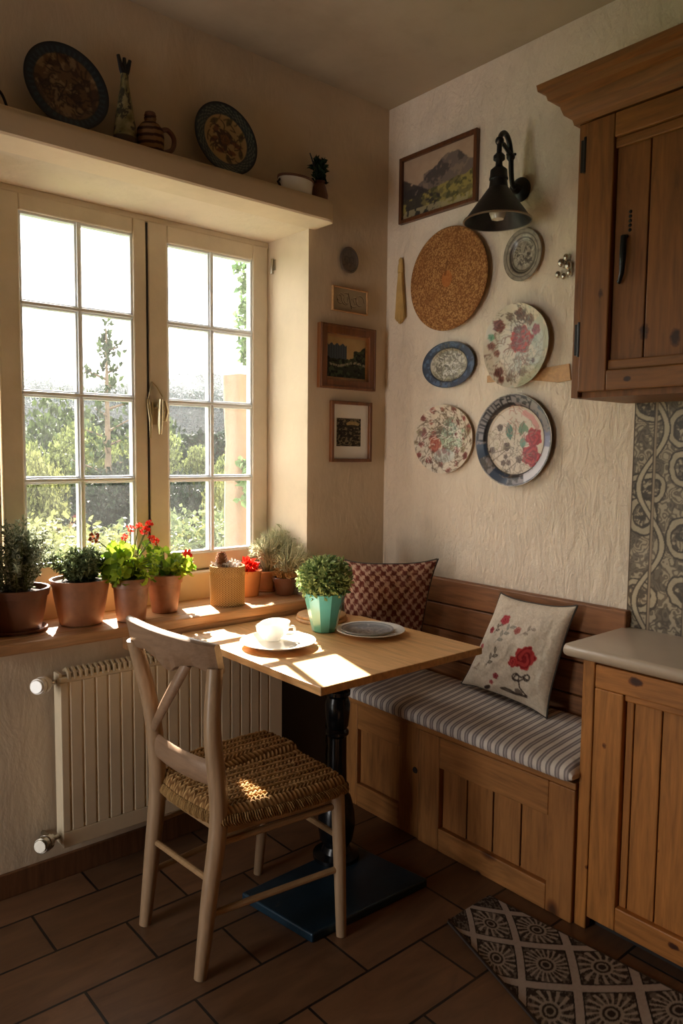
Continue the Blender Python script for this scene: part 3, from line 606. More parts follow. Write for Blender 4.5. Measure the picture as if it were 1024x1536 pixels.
for zz in (2.405, 1.855):
    hg = MB(); hg.box(UX-.006, -1.216, zz-.05, UX, -1.242, zz+.045); hg.tube([(UX-.008, -1.234, zz-.055), (UX-.008, -1.234, zz+.05)], .006, 10); obj('hinge', hg, 'black', uc, .001)
cn = MB(); pf = [(0, 2.50), (.012, 2.50), (.016, 2.515), (.035, 2.53), (.042, 2.55), (.045, 2.565), (.070, 2.575), (.075, 2.595), (.092, 2.602), (.095, 2.62), (0, 2.62)]
rows = [[(UX-e, UY1, z) for e, z in pf], [(UX-e, -1.206+e, z) for e, z in pf], [(-.002, -1.206+e, z) for e, z in pf]]
cn.grid(np.array(rows)); cn.add([(UX-.09, -1.115, 2.615), (-.002, -1.115, 2.615), (-.002, UY1, 2.615), (UX-.09, UY1, 2.615)], [(0, 1, 2, 3)])
obj('cornice', cn, 'upper_y', uc, smooth=25)

# ------------------------------------------------------------------ table
TZ = .82
tb = thing('dining_table', 'square wooden pedestal table with black cast column in front of the bench', 'table', (-.74, -.5, 0))
tt = MB().prism([(-1.10, -.072), (-.372, -.072), (-.372, -.902), (-1.103, -.902)], TZ-.026, 'z', .026)
obj('tabletop', tt, 'table', tb, .003, smooth=0)
for a in (-.9, -.62): obj('batten', MB().box(a, -.80, TZ-.055, a+.05, -.18, TZ-.0262), 'dark_y', tb, smooth=0)
cx, cy = -.735, -.545
cl = MB(); cl.lathe([(.085, .032), (.085, .045), (.055, .055), (.045, .075), (.06, .10), (.068, .15), (.066, .20), (.052, .255), (.038, .275), (.044, .285), (.044, .30), (.036, .31), (.034, .40), (.034, .48), (.042, .49), (.042, .50), (.034, .51), (.040, .52), (.044, .56), (.046, .60), (.038, .625), (.046, .635), (.046, .648), (.032, .66), (.040, .70), (.052, .74), (.055, .764)], (cx, cy, 0), 28)
obj('column', cl, 'blackgloss', tb)
obj('top_spider', MB().box(cx-.16, cy-.03, TZ-.034-.021, cx+.16, cy+.03, TZ-.0555+.0).box(cx-.03, cy-.2, TZ-.06, cx+.03, cy+.2, TZ-.0555), 'blackgloss', tb, smooth=0)
bp = [on(2, .03, *a) for a in ((362, 1339), (468, 1402), (641, 1318), (525, 1264))]
bp = [(p[0], p[1]) for p in bp]
obj('base_plate', MB().prism(bp, .0, 'z', .031), 'plate_base', tb, .006, smooth=0)

# ------------------------------------------------------------------ chair
ct = thing('dining_chair', 'pale wooden cross-back chair with a woven rush seat', 'chair', (-1.2, -.6, 0))
TF = np.array(on(1, -.44, 201, 944)); TN = np.array(on(1, -.715, 322, 985))
def leg(pts, rad, mat='chair'): return obj('leg', MB().tube(pts, rad, 14), mat, ct)
def smoothpts(pts, n=6):       # Catmull-Rom through the given points
    pts = [np.array(p, float) for p in pts]; P = [2*pts[0]-pts[1]]+pts+[2*pts[-1]-pts[-2]]; out = []
    for i in range(1, len(P)-2):
        for k in range(n):
            t = k/n; a, b, c, d = P[i-1:i+3]
            out.append(.5*((2*b)+(-a+c)*t+(2*a-5*b+4*c-d)*t*t+(-a+3*b-3*c+d)*t**3))
    out.append(pts[-1]); return out
TF0, TN0 = TF-np.array([0, 0, .030]), TN-np.array([0, 0, .035])
pf_ = smoothpts([(-1.428, -.428, 0), (-1.405, -.434, .22), (-1.385, -.438, .46), (-1.405, -.44, .70), TF0])
pn_ = smoothpts([(-1.418, -.757, 0), (-1.385, -.752, .22), (-1.35, -.748, .46), (-1.362, -.735, .70), TN0])
rr = [.0185+.0085*math.sin(min(1, k/12)*PI/2) - (.004*max(0, (k-14)/10)) for k in range(len(pf_))]
leg(pf_, rr); leg(pn_, rr)
ff_ = [(-.991, -.418, 0), (-.97, -.425, .25), (-.952, -.43, .452)]; fn_ = [(-.985, -.868, 0), (-.972, -.84, .25), (-.958, -.81, .452)]
leg(ff_, [.016, .02, .0215]); leg(fn_, [.0165, .0205, .0225])
# curved crest rail with a scalloped lower edge
nu = 40; rows = []; mid = (TF+TN)/2; ax = TN-TF; ax /= np.linalg.norm(ax); bk = np.array([-ax[1], ax[0], 0]); bk /= np.linalg.norm(bk)
if bk[0] > 0: bk = -bk
for i in range(nu):
    s = i/(nu-1); e = -.035+1.09*s; Pm = TF+(TN-TF)*e + bk*(.035*math.sin(PI*s)) ; lift = .012*math.sin(PI*s)
    S_ = 2*s-1; scal = .014*(1+math.cos(PI*min(1, abs(S_)/.33))) - .010*math.exp(-((abs(S_)-.55)/.14)**2)
    top = Pm[2]+.042+lift*.5; bot = Pm[2]-.050-scal
    th = .018 if .03 < s < .97 else .014
    ring = []
    for (hz_, t) in ((top-.006, -1), (top, -.45), (top, .45), (top-.006, 1), ((top+bot)/2, 1.05), (bot+.006, 1), (bot, .5), (bot, -.5), (bot+.006, -1), ((top+bot)/2, -1.05)):
        q = Pm + bk*(t*th+.012*(hz_-Pm[2])/.04); ring.append((q[0], q[1], hz_))
    rows.append(ring)
cr = MB().grid(np.array(rows), wrap=True); cr.f.append(tuple(range(10))[::-1]); cr.f.append(tuple((nu-1)*10+k for k in range(10)))
obj('crest_rail', cr, 'chair_y', ct, smooth=45)
def along(pts, z):
    for a, b in zip(pts[:-1], pts[1:]):
        a, b = np.array(a), np.array(b)
        if a[2] <= z <= b[2]: return a+(b-a)*(z-a[2])/(b[2]-a[2])
A = along(pf_, .585); B = along(pn_, .575)
lr = MB(); lr.tube([A+(B-A)*t+bk*(.02*math.sin(PI*t)) for t in np.linspace(0, 1, 12)], .030, 14, flat=1.0, up=(0, 0, 1))
for i in range(len(lr.v)):
    pass
obj('lower_rail', MB().tube([A+(B-A)*t+bk*(.02*math.sin(PI*t)) for t in np.linspace(0, 1, 12)], .014, 14, flat=2.7, up=(0, 0, 1)), 'chair_y', ct)
A = along(pf_, .635); B = TF+(TN-TF)*.72+np.array([0, 0, -.04]) + bk*.02
cb = [A+(B-A)*t+bk*(.03*math.sin(PI*t))+np.array([0, 0, -.022*math.sin(PI*t)]) for t in np.linspace(0, 1, 14)]
obj('cross_brace', MB().tube(cb, .0115, 12, flat=1.5, up=(0, 0, 1)), 'chair_y', ct)
A = along(pn_, .635); B = TF+(TN-TF)*.3+np.array([0, 0, -.03])+bk*.02
# woven rush seat
C4 = [np.array(a) for a in ((-1.385, -.405), (-.935, -.385), (-.925, -.842), (-1.365, -.775))]    # back-far, front-far, front-near, back-near
n = 220; u, v = np.meshgrid(np.linspace(0, 1, n), np.linspace(0, 1, n))
U, V = 2*u-1, 2*v-1
ss = np.sqrt(1-.16*V*V); tt_ = np.sqrt(1-.16*U*U); uu = .5+.5*U*ss*1.03; vv = .5+.5*V*tt_*1.03
XY = (C4[0]*(1-uu)[..., None]+C4[1]*uu[..., None])*(1-vv)[..., None]+(C4[3]*(1-uu)[..., None]+C4[2]*uu[..., None])*vv[..., None]
edge = np.minimum(1-np.abs(U), 1-np.abs(V)); dome = np.sqrt(np.clip(1-(1-np.clip(edge/.10, 0, 1))**2, 0, 1))
rowi = np.floor(v*26); ph = np.where(rowi % 2 == 0, 1, -1)
br = np.abs(np.sin(PI*v*26))**.5 * (.6+.4*np.sin(2*PI*(u*30+ph*.9*(v*26-rowi)+.35*np.sin(v*40))))
br += (vnoise(n, n, 40, 40, 5, 2)-.5)*.5
ridge = 1/(1+np.exp((v-.38+.03*np.sin(u*5))*90))*np.clip((u-.12)/.1, 0, 1)
zz = .450+.034*dome+.009*br*dome+.026*ridge*dome
mbs = MB().grid(np.stack([XY[..., 0], XY[..., 1], zz], -1))
ctop = np.clip((br-.1)*1.1, 0, 1)[..., None]*np.array((196, 160, 108))+(1-np.clip((br-.1)*1.1, 0, 1))[..., None]*np.array((104, 72, 40))
bot = np.stack([XY[..., 0], XY[..., 1], .452-.018*dome], -1)[::5, ::5]
cbot = np.zeros(bot.shape)+np.array((104, 76, 46)); mbs.grid(bot)
# wrapped edge
ring_i = [(0, j) for j in range(0, n, 1)]+[(i, n-1) for i in range(1, n)]+[(n-1, j) for j in range(n-2, -1, -1)]+[(i, 0) for i in range(n-2, 0, -1)]
R3 = []; Cc = []
cen = XY.mean((0, 1))
for r_ in range(7):
    row = []
    for q_, (i, j) in enumerate(ring_i):
        p = XY[i, j]; d = p-cen; d = d/np.linalg.norm(d); wv = .0028*math.sin(q_*1.7+r_*1.9)+.002*math.sin(q_*.37)
        off = (.012*math.sin(PI*r_/6)+wv)
        row.append((p[0]+d[0]*off, p[1]+d[1]*off, .458-.032*r_/6+(.004 if r_ < 2 else 0))); kf = .5+.5*math.sin(q_*1.7+r_*1.9)
        Cc.append(np.array((176, 140, 88))*kf+np.array((70, 48, 28))*(1-kf))
    R3.append(row)
mbs.grid(np.array(R3), wrap=True)
allc = np.concatenate([ctop.reshape(-1, 3), cbot.reshape(-1, 3), np.array(Cc)])
obj('seat', mbs, 'p_rough', ct, col=allc, smooth=60)
sf = MB()
for a, b in (((-1.36, -.44, .425), (-.955, -.43, .425)), ((-.955, -.43, .425), (-.958, -.80, .425)), ((-.958, -.805, .418), (-1.345, -.745, .418)), ((-1.345, -.745, .42), (-1.36, -.44, .42))):
    sf.tube([a, b], .011, 10, flat=2.2, up=(0, 0, 1))
obj('seat_frame', sf, 'chair_x', ct)
def strch(pa, za, pb, zb, r=.0095): obj('stretcher', MB().tube([along(pa, za), along(pb, zb)], r, 10), 'chair_x', ct)
strch(pn_, .375, fn_, .395, .010); strch(pn_, .175, fn_, .205, .010); strch(pf_, .33, ff_, .35); strch(pf_, .17, ff_, .19); strch(pf_, .27, pn_, .27); strch(ff_, .30, fn_, .30)

# ------------------------------------------------------------------ things on the table
def dish(name, c, prof, mat, label, cat, seg=56, group=None): return tag(obj(name, MB().lathe(prof, c, seg), mat, origin=c, smooth=50), label, cat, group)
def plate_prof(r, h=.018, t=.004): return [(.0001, .0035), (r*.55, .0035), (r*.62, .005), (r*.8, h*.6), (r*.97, h), (r, h+.0012), (r*.995, h+.003), (r*.97, h+.0035), (r*.8, h*.6+t), (r*.62, .005+t*.9), (r*.5, .0035+t*.8), (.0001, .0035+t*.8)]
def footed(r, h): return [(.0001, .001), (r*.45, .001), (r*.5, 0), (r*.52, .0035)]+plate_prof(r, h)[2:]
c1 = on(2, TZ+.015, 417, 963); c1[2] = TZ
p1 = dish('dinner_plate', (c1[0], c1[1], TZ+.0005), footed(.133, .02), 'white', 'white plate under the small bowl on the table', 'plate')
cb_ = on(2, TZ+.012, 409, 958); cbz = TZ+.0085
bw = thing('bowl', 'small white cut-rim bowl standing on a plate', 'bowl', (cb_[0], cb_[1], cbz))
segs = 48; prof = [(.028, 0), (.030, .006), (.046, .02), (.058, .042), (.062, .066)]; inn = [(.0595, .066), (.055, .042), (.042, .022), (.02, .012), (.0001, .0105)]
rows = []
for (r, h) in prof+inn:
    rows.append([(cb_[0]+r*math.cos(a), cb_[1]+r*math.sin(a), cbz+h*(1-(.22*max(0, math.cos(a-2.35))**2 if h > .04 else 0))) for a in [2*PI*k/segs for k in range(segs)]])
mbw = MB().grid(np.array(rows), wrap=True); mbw.f.append(tuple(range(segs))[::-1])
obj('bowl_body', mbw, 'white', bw, smooth=60)
hb = MB(); dv = np.array([math.cos(-.75), math.sin(-.75)])
hb.tube(smoothpts([(cb_[0]+dv[0]*.054, cb_[1]+dv[1]*.054, cbz+.05), (cb_[0]+dv[0]*.076, cb_[1]+dv[1]*.076, cbz+.048), (cb_[0]+dv[0]*.074, cb_[1]+dv[1]*.074, cbz+.024), (cb_[0]+dv[0]*.047, cb_[1]+dv[1]*.047, cbz+.02)]), .0045, 8)
obj('handle', hb, 'white', bw)
c2 = on(2, TZ+.015, 556, 945)
dish('dinner_plate', (c2[0], c2[1], TZ+.0005), footed(.129, .017), 'white', 'white plate holding a grey etched plate, beside the teal pot', 'plate')
cv = Cv(.21, .21, (150, 150, 152), 160); cv.put((vnoise(160, 160, 20, 20, 3, 3)-.4)*1.4, (110, 112, 118)); cv.scrib(0, 0, .06, 60, .003, (210, 206, 200), 4); cv.put(cv.ring(0, 0, .088, .004), (190, 188, 186)); cv.put(cv.ring(0, 0, .075, .002), (100, 100, 104))
def wall_plate(name, c, r, sx, sz, cv, prof, mat, label, cat='plate', e=(0, -1, 0), nrm=(-1, 0, 0), up=(0, 0, 1), seg=150, group=None, wob=0, ns=36):
    # prof: (fraction of r, height) outline of the front, densified so the painted pattern has samples
    e, nrm, up = (np.asarray(a, float) for a in (e, nrm, up)); c = np.asarray(c, float)
    fr_ = np.linspace(0.004, 1, ns); hs = np.interp(fr_, [p[0] for p in prof], [p[1] for p in prof])
    rr_ = list(fr_)+[1.0, .93, .6, .02]; hh = list(hs)+[hs[-1]-.004, max(.001, hs[-1]-.009), .001, .001]
    rows, cols = [], []
    for q_, (k, h) in enumerate(zip(rr_, hh)):
        row = []
        for j in range(seg):
            a = 2*PI*j/seg; wv = 1+wob*math.sin(3*a+1)+wob*.6*math.sin(5*a); x = k*r*sx*math.cos(a)*wv; z = k*r*sz*math.sin(a)*wv
            row.append(c+e*x+up*z+nrm*h); cols.append(cv.sample(x, z) if q_ < ns else np.array(cv.edge if hasattr(cv, 'edge') else (190, 180, 165)))
        rows.append(row)
    return tag(obj(name, MB().grid(np.array(rows), wrap=True), mat, col=np.array(cols), smooth=50, origin=c), label, cat, group)
wall_plate('side_plate', (c2[0]-.012, c2[1]+.006, TZ+.0075), .098, 1, 1, cv, [(0, .004), (.7, .005), (.8, .008), (1, .017)], 'p_gloss', 'small grey etched plate lying inside a white plate', e=(1, 0, 0), nrm=(0, 0, 1), up=(0, 1, 0), seg=72, ns=24)
# wooden boards behind the teal pot
cbd = on(2, TZ+.012, 482, 925)
for k, (r, dx, lb) in enumerate(((.105, 0, 'lower round wooden trivet board behind the teal pot'), (.100, .004, 'upper round wooden trivet board behind the teal pot'))):
    dish('trivet_board', (cbd[0]+dx, cbd[1]+dx, TZ+.0004+k*.0125), [(r-.004, 0), (r, .003), (r, .009), (r-.003, .012), (.0001, .012)], 'board', lb, 'trivet', group='stacked trivet boards')

# ------------------------------------------------------------------ plants
def leafcards(mb, pts, dirs, L, W, bend=.25, tip=True):
    for p, d in zip(pts, dirs):
        p = Vector(p); d = Vector(d).normalized(); s = d.orthogonal().normalized(); s.rotate(Matrix.Rotation(random.random()*6.28, 3, d)); nn = d.cross(s)
        l = L*random.uniform(.7, 1.25); w_ = W*random.uniform(.75, 1.2)
        m = p+d*l*.5; q = p+d*l-nn*l*bend
        mb.add([p, m+s*w_+nn*w_*.3, q, m-s*w_+nn*w_*.3], [(0, 1, 2), (0, 2, 3)])
def rnd_dir(up=0.0):
    while True:
        d = Vector((random.gauss(0, 1), random.gauss(0, 1), random.gauss(0, 1)+up))
        if d.length > .2: return d.normalized()
def pot(t, c, rim, base, h, mat, lip=.014, band=True, seg=36, wall=.007):
    b = MB(); R = lambda z: base+(rim-base)*z/h
    prof = [(base*.9, 0), (base, .002), (R(h*.5)*1.015, h*.5), (R(h-lip*2), h-lip*2)]
    if band: prof += [(R(h-lip*2)+.005, h-lip*1.9), (rim+.005, h-.003)]
    prof += [(rim+.003, h), (rim-wall+.002, h), (rim-wall-.002, h-lip*1.6), (.0001, h-lip*1.6)]
    b.lathe(prof, c, seg); o = obj('pot', b, mat, t, smooth=40)
    obj('soil', MB().lathe([(rim-wall-.004, h-lip*1.5), (rim*.4, h-lip*.7), (.0001, h-lip*.6)], c, 20), 'soil', t)
    return o
def herb(t, c, z, R, H, n, L, W, mat, name='foliage', spiky=.5, stems=40, lean=(0, 0)):
    st, lf = MB(), MB()
    for _ in range(stems):
        a = random.random()*6.28; k = math.sqrt(random.random()); hx_ = H*random.uniform(.55, 1.0)*(1-.35*k*k)
        b0 = Vector((c[0]+R*.35*k*math.cos(a), c[1]+R*.35*k*math.sin(a), z)); b1 = Vector((c[0]+R*k*math.cos(a)+lean[0], c[1]+R*k*math.sin(a)+lean[1], z+hx_))
        mid = (b0+b1)/2+Vector((0, 0, H*.1)); path = [b0, (b0+mid)/2, mid, (mid+b1)/2, b1]; st.tube(path, [.0014, .0012, .001, .0009, .0005], 4, caps=False)
        for _ in range(n//stems):
            s_ = random.random()**.7; i = min(3, int(s_*4)); f = s_*4-i; p = path[i].lerp(path[i+1], f); d = (path[i+1]-path[i]).normalized()
            leafcards(lf, [p], [(d*spiky+rnd_dir()*(1-spiky*.5))], L, W)
    obj('stems', st, 'stem', t); return obj(name, lf, mat, t, smooth=0)
# rosemary, far left
c = base_center(26, 953, .872, .078); c[2] = .8722
t = thing('potted_rosemary', 'tall grey-green rosemary in a dark clay pot at the left end of the sill', 'plant', c)
pot(t, c, .106, .078, .150, 'terra_d'); obj('saucer', MB().lathe([(.088, 0), (.1, .012), (.097, .013), (.085, .003), (.0001, .003)], c, 32), 'terra_d', t)
herb(t, c, c[2]+.14, .13, .27, 4200, .020, .0028, 'leaf_grey', spiky=.5, stems=80)
# low herb in large terracotta pot
c = base_center(122, 941, .872, .075); c[2] = .8722
t = thing('potted_herb', 'low dark green herb in a wide terracotta pot on the sill', 'plant', c)
pot(t, c, .103, .074, .163, 'terra', lip=.008, band=False); herb(t, c, c[2]+.152, .105, .13, 2600, .024, .0042, 'leaf_dark', spiky=.4, stems=70)
# geraniums
def geranium(px, py, rim, base, h, H, R, label, nf, lean, flowers):
    c = base_center(px, py, .872, base); c[2] = .8722
    t = thing('potted_geranium', label, 'plant', c); pot(t, c, rim, base, h, 'terra', lip=.018)
    st, lf = MB(), MB(); top = c[2]+h
    for _ in range(nf):
        a = random.random()*6.28; k = math.sqrt(random.random()); p = Vector((c[0]+R*k*math.cos(a)+lean[0], c[1]+R*k*math.sin(a)*.8+lean[1], top+H*random.uniform(-.12, 1)*(1-.45*k*k)))
        st.tube([(c[0], c[1], top-.02), ((c[0]+p.x)/2, (c[1]+p.y)/2, (top+p.z)/2+.02), p], [.003, .002, .0015], 5, caps=False)
        nrm = (Vector((math.cos(a)*k, math.sin(a)*k, .6))+rnd_dir()*.6).normalized(); s1 = nrm.orthogonal().normalized(); s2 = nrm.cross(s1); r = random.uniform(.017, .03)
        vs = [p]; m = 14
        for q_ in range(m):
            b = 2*PI*q_/m; rr_ = r*(1+.13*math.cos(5*b))*(.55 if q_ == 0 else 1); vs.append(p+s1*rr_*math.cos(b)+s2*rr_*math.sin(b)+nrm*(.22*r*math.cos(5*b)+.18*r))
        lf.add(vs, [(0, 1+q_, 1+(q_+1) % m) for q_ in range(m)])
    obj('stems', st, 'stem', t); obj('leaves', lf, 'leaf_ger', t, smooth=60)
    for (fx, fy, kind, r) in flowers:      # flower heads, placed at the plant's own depth
        dd = (np.array(c)-CAM) @ _f - .02; p = deep(fx, fy, dd); fm = MB()
        for _ in range(34):
            d = rnd_dir(.3); o_ = Vector(p)+d*r*random.uniform(.5, 1); leafcards(fm, [o_], [d*.5+rnd_dir()], r*.75, r*.42, .2)
        fh = obj('flower_head', fm, kind, t, smooth=0)
        sm = MB().tube([Vector(p), (Vector(p)+Vector((c[0], c[1], top)))/2+Vector((0, 0, .02)), (c[0], c[1], top)], .0022, 5); obj('flower_stalk', sm, 'stem', fh)
geranium(197, 934, .066, .052, .158, .15, .11, 'taller red geranium in a terracotta pot, left of its smaller twin', 80, (.0, .0), ((218, 796, 'petal', .017), (224, 786, 'petal', .013), (196, 794, 'petal', .012), (187, 806, 'petal', .011), (208, 789, 'petal', .010), (141, 807, 'petal_dead', .018), (203, 833, 'petal_w', .015), (228, 808, 'petal', .010)))
geranium(247, 921, .068, .048, .150, .09, .095, 'smaller red geranium in a rimmed terracotta pot beside the woven basket', 55, (.02, .0), ((234, 813, 'petal', .013), (281, 831, 'petal', .016), (226, 850, 'petal_w', .013)))
# woven basket with pine cone and dried flowers
c = base_center(341, 911, .872, .069); c[2] = .8722
t = thing('woven_basket', 'round straw basket with a pine cone and dried flowers on the sill', 'basket', c)
n1, n2 = 150, 90; A_, Z_ = np.meshgrid(np.linspace(0, 2*PI, n1, endpoint=False), np.linspace(0, .160, n2))
wv = np.sin(A_*36+np.where(np.floor(Z_/.0045) % 2 == 0, 0, PI)); wv = np.where((Z_ > .125) & (Z_ < .137), np.sin(A_*70), wv); R = .069+.0022*wv+.0025*((Z_ > .122))
P = np.stack([c[0]+R*np.cos(A_), c[1]+R*np.sin(A_), c[2]+Z_], -1); kk = (.5+.5*wv)[..., None]
mbk = MB().grid(P, wrap=True); colb = (np.array((204, 168, 112))*kk+np.array((120, 84, 46))*(1-kk)).reshape(-1, 3)
top_ = [[(c[0]+r*math.cos(a), c[1]+r*math.sin(a), c[2]+z) for a in np.linspace(0, 2*PI, n1, endpoint=False)] for r, z in ((.071, .160), (.064, .161), (.062, .14), (.001, .138))]
mbk.grid(np.array(top_), wrap=True); mbk.f.append(tuple(range(n1))[::-1]); colb = np.concatenate([colb, np.tile(np.array((150, 112, 66)), (4*n1, 1))])
obj('basket_body', mbk, 'p_rough', t, col=colb, smooth=60)
df = MB()
for _ in range(260):
    a = random.random()*6.28; k = .06*math.sqrt(random.random()); p = (c[0]+k*math.cos(a), c[1]+k*math.sin(a), c[2]+.142+random.random()*.03); leafcards(df, [p], [rnd_dir(.6)], .016, .005)
obj('dried_flowers', df, leaf('dried_flower', (120, 104, 92), (206, 190, 176), .2), t, smooth=0)
pc_c = np.array([c[0]-.028, c[1]+.0, c[2]+.150]); pc_s = 1.0; pc = MB().lathe([(.006, 0), (.014, .012), (.013, .035), (.007, .058), (.0005, .07)], pc_c, 16)
for k in range(10):
    for j in range(9):
        a = j*6.283/9+k*.35; z = .006+k*.0058; r = .019*math.sin(PI*(.18+.78*k/10))+.002; p = Vector((pc_c[0]+r*.7*math.cos(a), pc_c[1]+r*.7*math.sin(a), pc_c[2]+z)); d = Vector((math.cos(a), math.sin(a), .75)).normalized(); s_ = Vector((-math.sin(a), math.cos(a), 0))
        q = p+d*.011; pc.add([p+s_*.004, q+s_*.006, q+d*.004, q-s_*.006, p-s_*.004, p+Vector((0, 0, -.002))], [(0, 1, 2, 3, 4), (5, 1, 0), (5, 4, 3), (5, 3, 2), (5, 2, 1)])
tag(obj('pine_cone', pc, plain('cone_brown', (140, 92, 54), .8, vary=.3), smooth=40), 'brown pine cone standing upright in the straw basket', 'pine cone')
# pale terracotta pot with red flower, behind the basket
pr_ = on(1, .165, 372, 880); c = np.array([pr_[0]-.0, .165, .8722])
t = thing('potted_cyclamen', 'orange clay pot with a red flower, behind the straw basket', 'plant', c)
pot(t, c, .058, .045, .112, 'terra_o', band=False, lip=.008)
fl = MB(); 
for _ in range(60): d = rnd_dir(.4); leafcards(fl, [Vector((c[0]-.012, c[1]-.02, c[2]+.128))+d*.02*random.random()], [d], .032, .013, .3)
obj('flower', fl, 'petal', t, smooth=0)
lfm = MB()
for _ in range(24): leafcards(lfm, [Vector((c[0]+random.uniform(-.03, .03), c[1]+random.uniform(-.03, .03), c[2]+.105))], [rnd_dir(.8)], .03, .010)
obj('leaves', lfm, M['petal_dead'], t, smooth=0)
# grassy pots at the right end of the sill
def grass(t, c, z, R, H, n, mat, W=.0016, droop=.5, name='foliage'):
    g = MB()
    for _ in range(n):
        a = random.random()*6.28; k = random.random()**.6; h = H*random.uniform(.6, 1.05); r0 = R*.22
        p0 = Vector((c[0]+r0*math.cos(a), c[1]+r0*math.sin(a), z)); ty = c[1]+R*k*math.sin(a)-R*.45; tipv = Vector((min(c[0]+R*k*math.cos(a), -.486 if ty > -.06 else 9), ty, z+h*(1-droop*k*k)))
        m1 = p0.lerp(tipv, .5)+Vector((0, 0, h*.22*k)); s_ = rnd_dir().cross(tipv-p0).normalized()*W
        g.add([p0-s_, p0+s_, m1+s_, m1-s_, tipv], [(0, 1, 2, 3), (3, 2, 4)])
        if random.random() < .5: leafcards(g, [p0.lerp(tipv, random.uniform(.5, .9))], [rnd_dir(.3)], H*.12, W*1.4)
    return obj(name, g, mat, t, smooth=0)
c = base_center(398, 888, .872, .036); c[2] = .8722
t = thing('potted_grass', 'grey-green wispy grass in an orange clay pot with saucer on the sill', 'plant', c)
obj('saucer', MB().lathe([(.045, 0), (.052, .006), (.05, .008), (.0001, .006)], c, 28), 'terra_o', t)
pot(t, c+np.array([0, 0, .0065]), .046, .036, .085, 'terra_o'); grass(t, c+np.array([.03, 0, 0]), c[2]+.09, .15, .225, 1500, 'leaf_dry')
c = base_center(427, 894, .872, .038); c[2] = .8722
t = thing('potted_grass', 'dry straw-coloured tuft in a brown clay pot beside the teal pot', 'plant', c)
pot(t, c, .052, .038, .078, 'terra_d', lip=.01); grass(t, c, c[2]+.066, .10, .10, 520, 'leaf_tan', .0016, .6); grass(t, c+np.array([.02, -.01, 0]), c[2]+.07, .13, .20, 600, 'leaf_dry', .0015, .5, 'tall_blades')
# teal faceted pot with box ball on the table
c = base_center(486, 951, TZ, .047); c[2] = TZ+.0005
t = thing('potted_box_ball', 'round clipped green plant in a faceted teal pot on the table', 'plant', c)
tp = MB(); seg = 10; H_ = .150
tp.lathe([(.040, 0), (.046, .002), (.047, .006), (.079, H_-.004), (.079, H_), (.073, H_), (.071, H_-.02), (.0001, H_-.02)], c, seg); obj('pot', tp, 'teal', t, .003, smooth=0)
obj('soil', MB().lathe([(.069, H_-.018), (.0001, H_-.008)], c, 10), 'soil', t)
lf, st = MB(), MB(); cc_ = Vector((c[0], c[1], c[2]+H_+.048))
for _ in range(2600):
    d = rnd_dir(.25); rr_ = random.random()**.35*random.choice((.86, .95, 1, 1.06)); p = cc_+Vector((d.x*.098, d.y*.098, d.z*.082))*rr_
    if p.z < c[2]+H_-.012: continue
    leafcards(lf, [p], [(d+rnd_dir()*.9)], .021, .0060)
for _ in range(50): d = rnd_dir(.8); d.z = abs(d.z); st.tube([(c[0], c[1], c[2]+H_-.02), cc_+Vector((d.x*.07, d.y*.07, d.z*.06))], .001, 4, caps=False)
obj('stems', st, 'stem', t); obj('foliage', lf, 'leaf_box', t, smooth=0)

# ------------------------------------------------------------------ framed pictures
def picture(name, wall, a0, a1, z0, z1, bw, depth, cv, frame, label, mat=None, cat='picture', mat_col='white'):
    # wall 'x': hangs on the right wall (a = y, a0 left edge > a1); 'y': on the window wall (a = x)
    n1 = 110; n2 = max(30, int(n1*(z1-z0)/abs(a1-a0)))
    def bx(m, p0, p1, q0, q1, d0, d1):
        return m.box(-d1, p0, q0, -d0, p1, q1) if wall == 'x' else m.box(p0, -d1, q0, p1, -d0, q1)
    sgn = 1 if a1 > a0 else -1
    t = thing(name, label, cat, (-.01, (a0+a1)/2, z0) if wall == 'x' else ((a0+a1)/2, -.01, z0))
    f = MB(); bx(f, a0, a0+sgn*bw, z0, z1, .0005, depth); bx(f, a1-sgn*bw, a1, z0, z1, .0005, depth); bx(f, a0+sgn*bw, a1-sgn*bw, z0, z0+bw, .0005, depth); bx(f, a0+sgn*bw, a1-sgn*bw, z1-bw, z1, .0005, depth)
    if bw > .02: 
        i_ = bw*.72; e_ = depth+.004
        bx(f, a0+sgn*.004, a0+sgn*.012, z0+.004, z1-.004, depth, e_); bx(f, a1-sgn*.012, a1-sgn*.004, z0+.004, z1-.004, depth, e_); bx(f, a0+sgn*.012, a1-sgn*.012, z0+.004, z0+.012, depth, e_); bx(f, a0+sgn*.012, a1-sgn*.012, z1-.012, z1-.004, depth, e_)
    obj('frame', f, frame, t, .0025, smooth=0)
    b0, b1, c0, c1 = a0+sgn*bw, a1-sgn*bw, z0+bw, z1-bw
    if mat:
        mm = MB(); bx(mm, b0, b1, c0, c1, .0005, .006); obj('mat_board', mm, mat_col, t, smooth=0)
        l, r, b, tp_ = mat; b0, b1, c0, c1 = b0+sgn*l, b1-sgn*r, c0+b, c1-tp_
    U, V = np.meshgrid(np.linspace(0, 1, n1), np.linspace(0, 1, n2)); A = b0+(b1-b0)*U; Z = c0+(c1-c0)*V; D = np.full_like(U, -.0072)
    P = np.stack([D, A, Z], -1) if wall == 'x' else np.stack([A, D, Z], -1)
    obj('painting', MB().grid(P), 'p_mat', t, col=cv.sample((U-.5)*cv.w, (V-.5)*cv.h).reshape(-1, 3), smooth=0)
    return t
